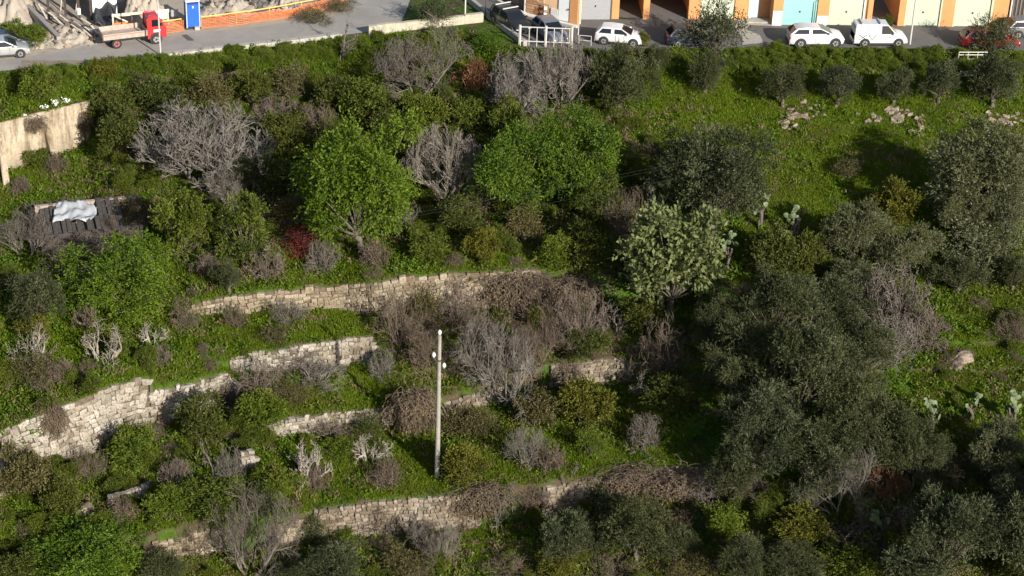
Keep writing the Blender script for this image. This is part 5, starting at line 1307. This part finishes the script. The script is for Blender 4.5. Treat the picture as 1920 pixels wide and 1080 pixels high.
 ('olive_big', 1380,868,110,90,'lowest left olive of the grove over the pale dead vines'),
 ('thicket', 1245,640,110,110,'dark dead branches in the black shade left of the grove','','twig'),
 ('shrub', 1260,740,100,70,'dark shrub in the black shade left of the lower left giant olive','dark'),
 ('twigbush', 1672,560,160,130,'huge dry grey twig dome behind the giant olives','','greytwig'),
 ('thicket', 1672,640,110,130,'bare bleached branches right of the giant olives','','fig'),
 ('twigbush', 1738,612,96,64,'reddish dry brush on the sunny grass right of the bleached branches','','mauve'),
 ('olive', 1598,428,120,112,'grey olive left of the yellow-green round tree','olive_pale'),
 ('olive', 1700,458,128,104,'grey olive right under the yellow-green round tree','olive_pale'),
 ('olive', 1600,512,120,70,'low grey olive between the grove and the olive belt','olive_pale'),
 ('shrub', 1688,374,92,84,'yellow-green round tree on the edge of the meadow','yellow'),
 ('olive', 1842,308,200,156,'large spreading olive at the right edge of the meadow','olive_pale'),
 ('olive', 1800,384,110,90,'pale olive under the large spreading olive','olive_pale'),
 ('olive', 1888,390,110,100,'olive cut by the right edge under the large spreading olive','olive_pale'),
 ('scrubby', 1842,462,170,104,'brownish loose bush at the right below the olives','olive_pale'),
 ('olive', 1800,505,110,70,'dark low olive above the sunny grass at the right'),
 ('olive', 1905,500,80,90,'dark olive cut by the right edge above the sunny grass'),
 ('thicket', 1900,610,80,60,'dark branches at the right edge above the boulder','','twig'),
 ('bare', 1578,905,150,150,'white trunked bare tree below the giant olives','','fig'),
 ('sapling', 1520,900,70,110,'thin whitish sapling left of the white trunked tree','','fig'),
 ('twigbush', 1662,900,84,90,'orange-brown bush right of the white trunked tree','','rust'),
 ('thicket', 1600,990,130,70,'dark tangle under the white trunked tree','','twig'),
 ('shrub', 1500,985,110,80,'yellowish bush left of the dark tangle','yellow'),
 ('thicket', 1700,960,120,80,'grey tangle right of the orange-brown bush','','greytwig'),
 ('shrub', 1600,1050,110,66,'green shrub at the bottom edge below the dark tangle','green'),
 ('olive', 1482,1056,130,84,'olive at the bottom edge left of the green shrub'),
 ('olive', 1396,1040,100,80,'dark olive at the bottom edge by the lit green shrub'),
 ('olive', 1716,1056,130,84,'olive at the bottom edge right of the green shrub'),
 ('olive', 1868,828,124,110,'olive at the right edge above the dark corner','olive_pale'),
 ('olive', 1896,910,90,100,'olive in the dark corner at the right edge','olive_pale'),
 ('shrub', 1894,985,92,130,'green bush at the right edge in the bottom corner','green'),
 ('shrub', 1895,1065,90,60,'dark bush in the very bottom right corner','dark'),
 ('olive_big', 2010,1040,200,200,'tall olive beyond the right picture edge shading the dark corner'),
 ('olive_big', 2060,900,200,200,'tall olive beyond the right picture edge, above the dark corner'),
 ('olive_big', 1900,1190,200,200,'tall olive below the bottom right corner, outside the picture'),
 ('olive_big', 1740,1170,180,170,'olive below the bottom picture edge under the dark right corner'),
 ('shrub', 1446,468,104,96,'dark shrub in the black shade between the prickly pears','dark'),
 ('shrub', 1512,476,86,80,'dark shrub right of the shaded prickly pear clump','dark'),
 ('thicket', 150,468,170,50,'dark dead brush along the front of the shed roof','','twig'),
 ('scrubby', 236,388,100,56,'drab bush hanging over the upper right corner of the shed roof'),
 ('scrubby', 1590,315,60,40,'dry low bush in the shade on the meadow','drab'),
]
for row in PL:
    kind, cx, cy, wp, hp, lab = row[:6]; leaf = row[6] if len(row) > 6 and row[6] else None; wood = row[7] if len(row) > 7 and row[7] else None
    plant(kind, cx, cy, wp, hp, lab, leaf, wood, rz=random.uniform(-.2, .2) if kind == 'creeper' else None)

# prickly pears
bm = bmesh.new(); bmesh.ops.create_uvsphere(bm, u_segments=8, v_segments=6, radius=.5)
for v in bm.verts: v.co = Vector((v.co.x*(.72+.35*v.co.z), v.co.y*.16, v.co.z+.5))
pad_me = bpy.data.meshes.new('pad'); bm.to_mesh(pad_me); bm.free(); pad_me.materials.append(M['cactus'])
for p in pad_me.polygons: p.use_smooth = True
def cactus(px, py, n, hgt, label, seed):
    r = random.Random(seed); c = G(px, py); t = thing('prickly_pear', label, 'cactus', c, 0, 'prickly pears')
    tips = [(Vector((r.uniform(-.3, .3), r.uniform(-.2, .2), hgt)), 0.0, 0)]
    s_ = MB()
    for k in range(3): s_.tube([(0, 0, -.2), (r.uniform(-.2, .2), r.uniform(-.2, .2), hgt*.5), (r.uniform(-.4, .4), r.uniform(-.3, .3), hgt)], [.12, .10, .08], 7)
    s_.build('stem', M['bark'], t, True)
    made = 0
    while made < n:
        b, lean, g = tips.pop(0) if len(tips) > 2 else r.choice(tips)
        ln = r.uniform(.38, .56); ang = lean+r.uniform(-.75, .75); tw = r.uniform(-.9, .9)
        o = link(bpy.data.objects.new('pad', pad_me), t); o.location = b; o.rotation_euler = (r.uniform(-.5, .5), ang, tw); o.scale = (ln, ln, ln)
        e = b + (o.rotation_euler.to_matrix() @ Vector((0, 0, ln*.93)))
        if g < 3: tips.append((e, ang*.7, g+1)); tips.append((e, ang*.7, g+1))
        tips.append((Vector((r.uniform(-.5, .5), r.uniform(-.3, .3), hgt+r.uniform(-.5, .1))), r.uniform(-.5, .5), 0))
        made += 1
cactus(1362, 500, 16, 1.6, 'pale prickly pear sticking out of the shade right of the pale leaved tree', 1)
cactus(1424, 430, 12, 1.5, 'upper left prickly pear on the edge of the meadow', 2)
cactus(1488, 450, 16, 1.6, 'prickly pear on the meadow edge, right of the upper left one', 3)
cactus(1470, 500, 44, 1.3, 'dark prickly pear clump in the shade below the two meadow edge ones', 4)
cactus(1742, 810, 10, 1.3, 'prickly pear at the right edge of the giant olive grove', 5)
cactus(1820, 790, 8, 1.2, 'small prickly pear standing in the shade below the boulder', 6)
cactus(1896, 800, 22, 1.5, 'prickly pear at the right picture edge below the boulder', 7)
cactus(1704, 920, 10, 1.2, 'prickly pear in the dark right of the orange-brown bush', 8)
cactus(1648, 1010, 12, .9, 'lowest prickly pear, in the dark under the orange-brown bush', 9)
# white flowering plants on the field above the concrete wall
for k, (px, py, lab) in enumerate([(85, 208, 'white flowering plant at the edge over the concrete wall, left of two taller ones'), (104, 200, 'largest white flowering plant over the concrete wall'), (125, 192, 'white flowering plant nearest the right end of the concrete wall'), (47, 222, 'tiny white flowering plant over the left part of the concrete wall')]):
    c = G(px, py, .3); t = thing('flowering_plant', lab, 'flower', c, 0, 'white flowers over the concrete wall'); r = np.random.default_rng(k)
    sc_ = (.7, 1.2, .9, .5)[k]
    v, q, ti = leaves(r.normal(0, .18*sc_, (60, 3))*[1, 1, .4]+[0, 0, .45*sc_], r.normal(0, 1, (60, 3)), .14, .10, np.full(60, .5), r)
    if 'petal' not in M: M['petal'] = plain('white_petals', (.78, .78, .70), .7, var=.05)
    link(bpy.data.objects.new('flowers', mesh_np('flowers', v, q, [M['petal']], tint=ti)), t)
    v, q, ti = leaves(r.normal(0, .2*sc_, (120, 3))*[1, 1, .5]+[0, 0, .2*sc_], r.normal(0, 1, (120, 3))+[0, 0, .5], .25, .07, r.normal(.5, .2, 120), r)
    link(bpy.data.objects.new('foliage', mesh_np('foliage', v, q, [M['weed']], tint=ti)), t)

# ------------------------------------------------------------------ ground cover: grass, weeds, scrub (nobody could count it)
LC = bpy.data.collections.new('ground_cover_sources')        # not linked to the scene
def src(name, n, seed, mat, hgt, wd, spread, upb, curl=.4):
    out = []
    for k in range(n):
        r = np.random.default_rng(seed+k); nb = 26 if upb > .8 else 34
        P = np.stack([r.normal(0, spread, nb), r.normal(0, spread, nb), np.zeros(nb)], -1)
        if upb <= .8: P[:, 2] = r.uniform(0, hgt*.8, nb)
        Dd = r.normal(0, 1, (nb, 3))*[1, 1, .4]*(1-upb)*1.6+np.array([0, 0, upb])
        v, q, ti = leaves(P, Dd, hgt*(1 if upb > .8 else .55), wd, r.normal(.5, .2, nb), r, .25)
        o = bpy.data.objects.new(name, mesh_np(name, v, q, [M[mat]], tint=ti)); out.append(o)
    c = bpy.data.collections.new(name+'_sources')
    for o in out: c.objects.link(o)
    return c
def lib_src(name, kind, leaf=None, wood=None):
    c = bpy.data.collections.new(name+'_sources')
    for parts, R, B, zc in LIB[kind]:
        for pn, me in parts[1:]:
            o = bpy.data.objects.new(name, me.copy()); c.objects.link(o)
            if leaf: o.data.materials[0] = M[leaf]
    return c
def in_poly(px, py, poly):
    ins = np.zeros(px.shape, bool); n = len(poly)
    for i in range(n):
        x1, y1 = poly[i]; x2, y2 = poly[(i+1) % n]
        c = ((y1 > py) != (y2 > py)) & (px < (x2-x1)*(py-y1)/((y2-y1) or 1e-9)+x1); ins ^= c
    return ins
# the part of the terrain that carries plants, with its density painted by place
okr = (TD[:, 200] <= D_[1, 200]+.02) & (TD[:, 200] > 90)
r0, r1 = np.where(okr)[0][[0, -1]]; cs = slice(4, 464)
vx, vy, vz = TX[r0:r1+1, cs], TY[r0:r1+1, cs], TZ2[r0:r1+1, cs]
PX, PY = topx(vx, vy, vz)
vs_, hs_ = vx.shape
i = np.arange(vs_-1)[:, None]*hs_+np.arange(hs_-1)[None, :]
GQ = np.stack([i+hs_, i+hs_+1, i+1, i], -1).reshape(-1, 4); GV = np.stack([vx, vy, vz], -1).reshape(-1, 3)
# steep faces (the walls) carry nothing
dy = np.gradient(vy, axis=0); dz = np.gradient(vz, axis=0); steep = np.abs(dz) > 1.3*np.abs(dy)
edge_y = np.interp(PX, [p[0] for p in edge], [p[1] for p in edge])
off = np.clip((PY-edge_y-1)/5, 0, 1)*(~steep)
near = np.zeros_like(off)
for k in range(-4, 5): near = np.maximum(near, np.roll(steep, k, 0)*(1-abs(k)*.12))
near *= (PY > 480)*np.clip(off*3, 0, 1)
nz = .5+.5*np.sin(vx*.9+2*np.sin(vy*.6))*np.cos(vy*.8+vx*.3); nz2 = .5+.5*np.sin(vx*2.3+vy*1.1)*np.sin(vy*2.9-vx*.7)
road_hedge = np.exp(-((PY-edge_y-26)/16)**2)*np.where((PX < 660) | (PX > 1380), 1, .25)
right_bank = in_poly(PX, PY, [(1380, 98), (1740, 104), (1740, 136), (1380, 130)])*1.0
wood_ = in_poly(PX, PY, [(180, 190), (640, 150), (1150, 180), (1260, 300), (1200, 480), (900, 470), (620, 470), (330, 470), (200, 360)])*1.0
brush = in_poly(PX, PY, [(700, 540), (900, 510), (1130, 520), (1180, 660), (1000, 700), (820, 720), (700, 640)])*1.0
lowleft = in_poly(PX, PY, [(-100, 830), (330, 800), (520, 820), (560, 1000), (380, 1130), (-100, 1130)])*1.0
lowright = in_poly(PX, PY, [(600, 1000), (1000, 960), (1400, 900), (2000, 880), (2000, 1130), (600, 1130)])*1.0
meadow = in_poly(PX, PY, [(1180, 150), (1960, 150), (1960, 420), (1600, 470), (1400, 420), (1250, 220)])*1.0
clear = np.maximum(in_poly(PX, PY, [(395, 600), (560, 582), (690, 580), (692, 628), (425, 662)]), in_poly(PX, PY, [(600, 850), (760, 850), (830, 880), (1060, 860), (1340, 835), (1350, 868), (1050, 903), (620, 945), (540, 950)]))*1.0
clear = np.maximum(clear, in_poly(PX, PY, [(700, 690), (800, 690), (800, 745), (520, 785), (520, 745)])*1.0)
grove = in_poly(PX, PY, [(1200, 500), (1560, 480), (1700, 560), (1740, 880), (1300, 860), (1180, 640)])*1.0
def cover(name, label, coll, density, dens, smin, smax, cat='ground cover', tilt=.15):
    me = mesh_np(name, GV, GQ); a = me.attributes.new('dens', 'FLOAT', 'POINT'); a.data.foreach_set('value', np.clip(dens, 0, 1).astype(np.float32).ravel())
    o = link(bpy.data.objects.new(name, me)); tag(o, label, cat, None, 'stuff')
    ng = bpy.data.node_groups.new(name, 'GeometryNodeTree')
    ng.interface.new_socket('Geometry', in_out='INPUT', socket_type='NodeSocketGeometry'); ng.interface.new_socket('Geometry', in_out='OUTPUT', socket_type='NodeSocketGeometry')
    nn, lk = ng.nodes, ng.links.new
    gi, go = nn.new('NodeGroupInput'), nn.new('NodeGroupOutput')
    at = nn.new('GeometryNodeInputNamedAttribute'); at.data_type = 'FLOAT'; at.inputs['Name'].default_value = 'dens'
    mu = nn.new('ShaderNodeMath'); mu.operation = 'MULTIPLY'; lk(at.outputs['Attribute'], mu.inputs[0]); mu.inputs[1].default_value = density
    di = nn.new('GeometryNodeDistributePointsOnFaces'); lk(gi.outputs[0], di.inputs['Mesh']); lk(mu.outputs[0], di.inputs['Density']); di.inputs['Seed'].default_value = len(name)*7
    ci = nn.new('GeometryNodeCollectionInfo'); ci.inputs['Collection'].default_value = coll; ci.inputs['Separate Children'].default_value = True; ci.inputs['Reset Children'].default_value = True
    io = nn.new('GeometryNodeInstanceOnPoints'); lk(di.outputs['Points'], io.inputs['Points']); lk(ci.outputs[0], io.inputs['Instance']); io.inputs['Pick Instance'].default_value = True
    rv = nn.new('FunctionNodeRandomValue'); rv.data_type = 'FLOAT_VECTOR'; rv.inputs[0].default_value = (-tilt, -tilt, 0); rv.inputs[1].default_value = (tilt, tilt, 6.283)
    lk(rv.outputs[0], io.inputs['Rotation'])
    rs = nn.new('FunctionNodeRandomValue'); rs.data_type = 'FLOAT'; rs.inputs[2].default_value = smin; rs.inputs[3].default_value = smax; rs.inputs['Seed'].default_value = 5
    lk(rs.outputs[1], io.inputs['Scale'])
    lk(io.outputs[0], go.inputs[0])
    md = o.modifiers.new('cover', 'NODES'); md.node_group = ng
    return o
g_d = off*(1-.65*wood_)*(1-.8*brush)*(1-.55*lowright)*(1-.8*grove)
cover('grass', 'short bright green grass growing on the terraces and the meadow', src('grass_tuft', 6, 900, 'grass', .20, .030, .14, .85), 42, g_d*(.55+.45*nz), .6, 1.25, 'grass')
cover('weeds', 'broad leaved green weeds mixed into the grass of the terraces', src('weed_tuft', 6, 930, 'weed', .26, .075, .15, .55), 14, off*(1-.6*wood_)*(1-.6*brush)*(1-.4*grove)*(.15+.85*(1-nz)*nz2)*(1-.4*lowright)*(1-.72*meadow)*(1-.75*clear), .6, 1.7, 'weeds', .3)
cover('dry_grass', 'thin dry stalks and litter among the bushes', src('dry_tuft', 5, 960, 'dry', .32, .03, .15, .75), 7, off*np.clip(.25*wood_+.8*brush+.3*lowright+.16*lowleft+.12*nz2+.5*np.clip(np.sin(vx*.21+vy*.13+1)*np.sin(vy*.37-vx*.11)-.35, 0, 1), 0, 1), .6, 1.6, 'dry grass', .5)
cover('bank_scrub', 'unbroken belt of leafy green scrub on the banks below the roads', lib_src('bank_scrub', 'shrub', 'scrub'), 3.2, off*np.clip((PY-edge_y-9)/6, 0, 1)*np.clip(road_hedge*1.2+right_bank*.3, 0, 1), .17, .44, 'scrub')
cover('undergrowth', 'dark leafy undergrowth between the trees of the wood', lib_src('undergrowth', 'shrub', 'green'), .9, off*np.clip(.65*wood_*nz+.9*lowleft*nz2+.5*lowright*nz+.08*brush+.35*near*nz2, 0, 1)*(1-clear), .20, .62, 'undergrowth')
cover('brushwood', 'dead leafless brushwood below the long upper wall and on the lower slopes', lib_src('brushwood', 'thicket'), .6, off*np.clip(1.0*brush+.25*lowleft*nz+.55*lowright*nz2+.18*wood_*nz2+.5*near*nz, 0, 1)*(1-clear), .20, .52, 'brushwood')
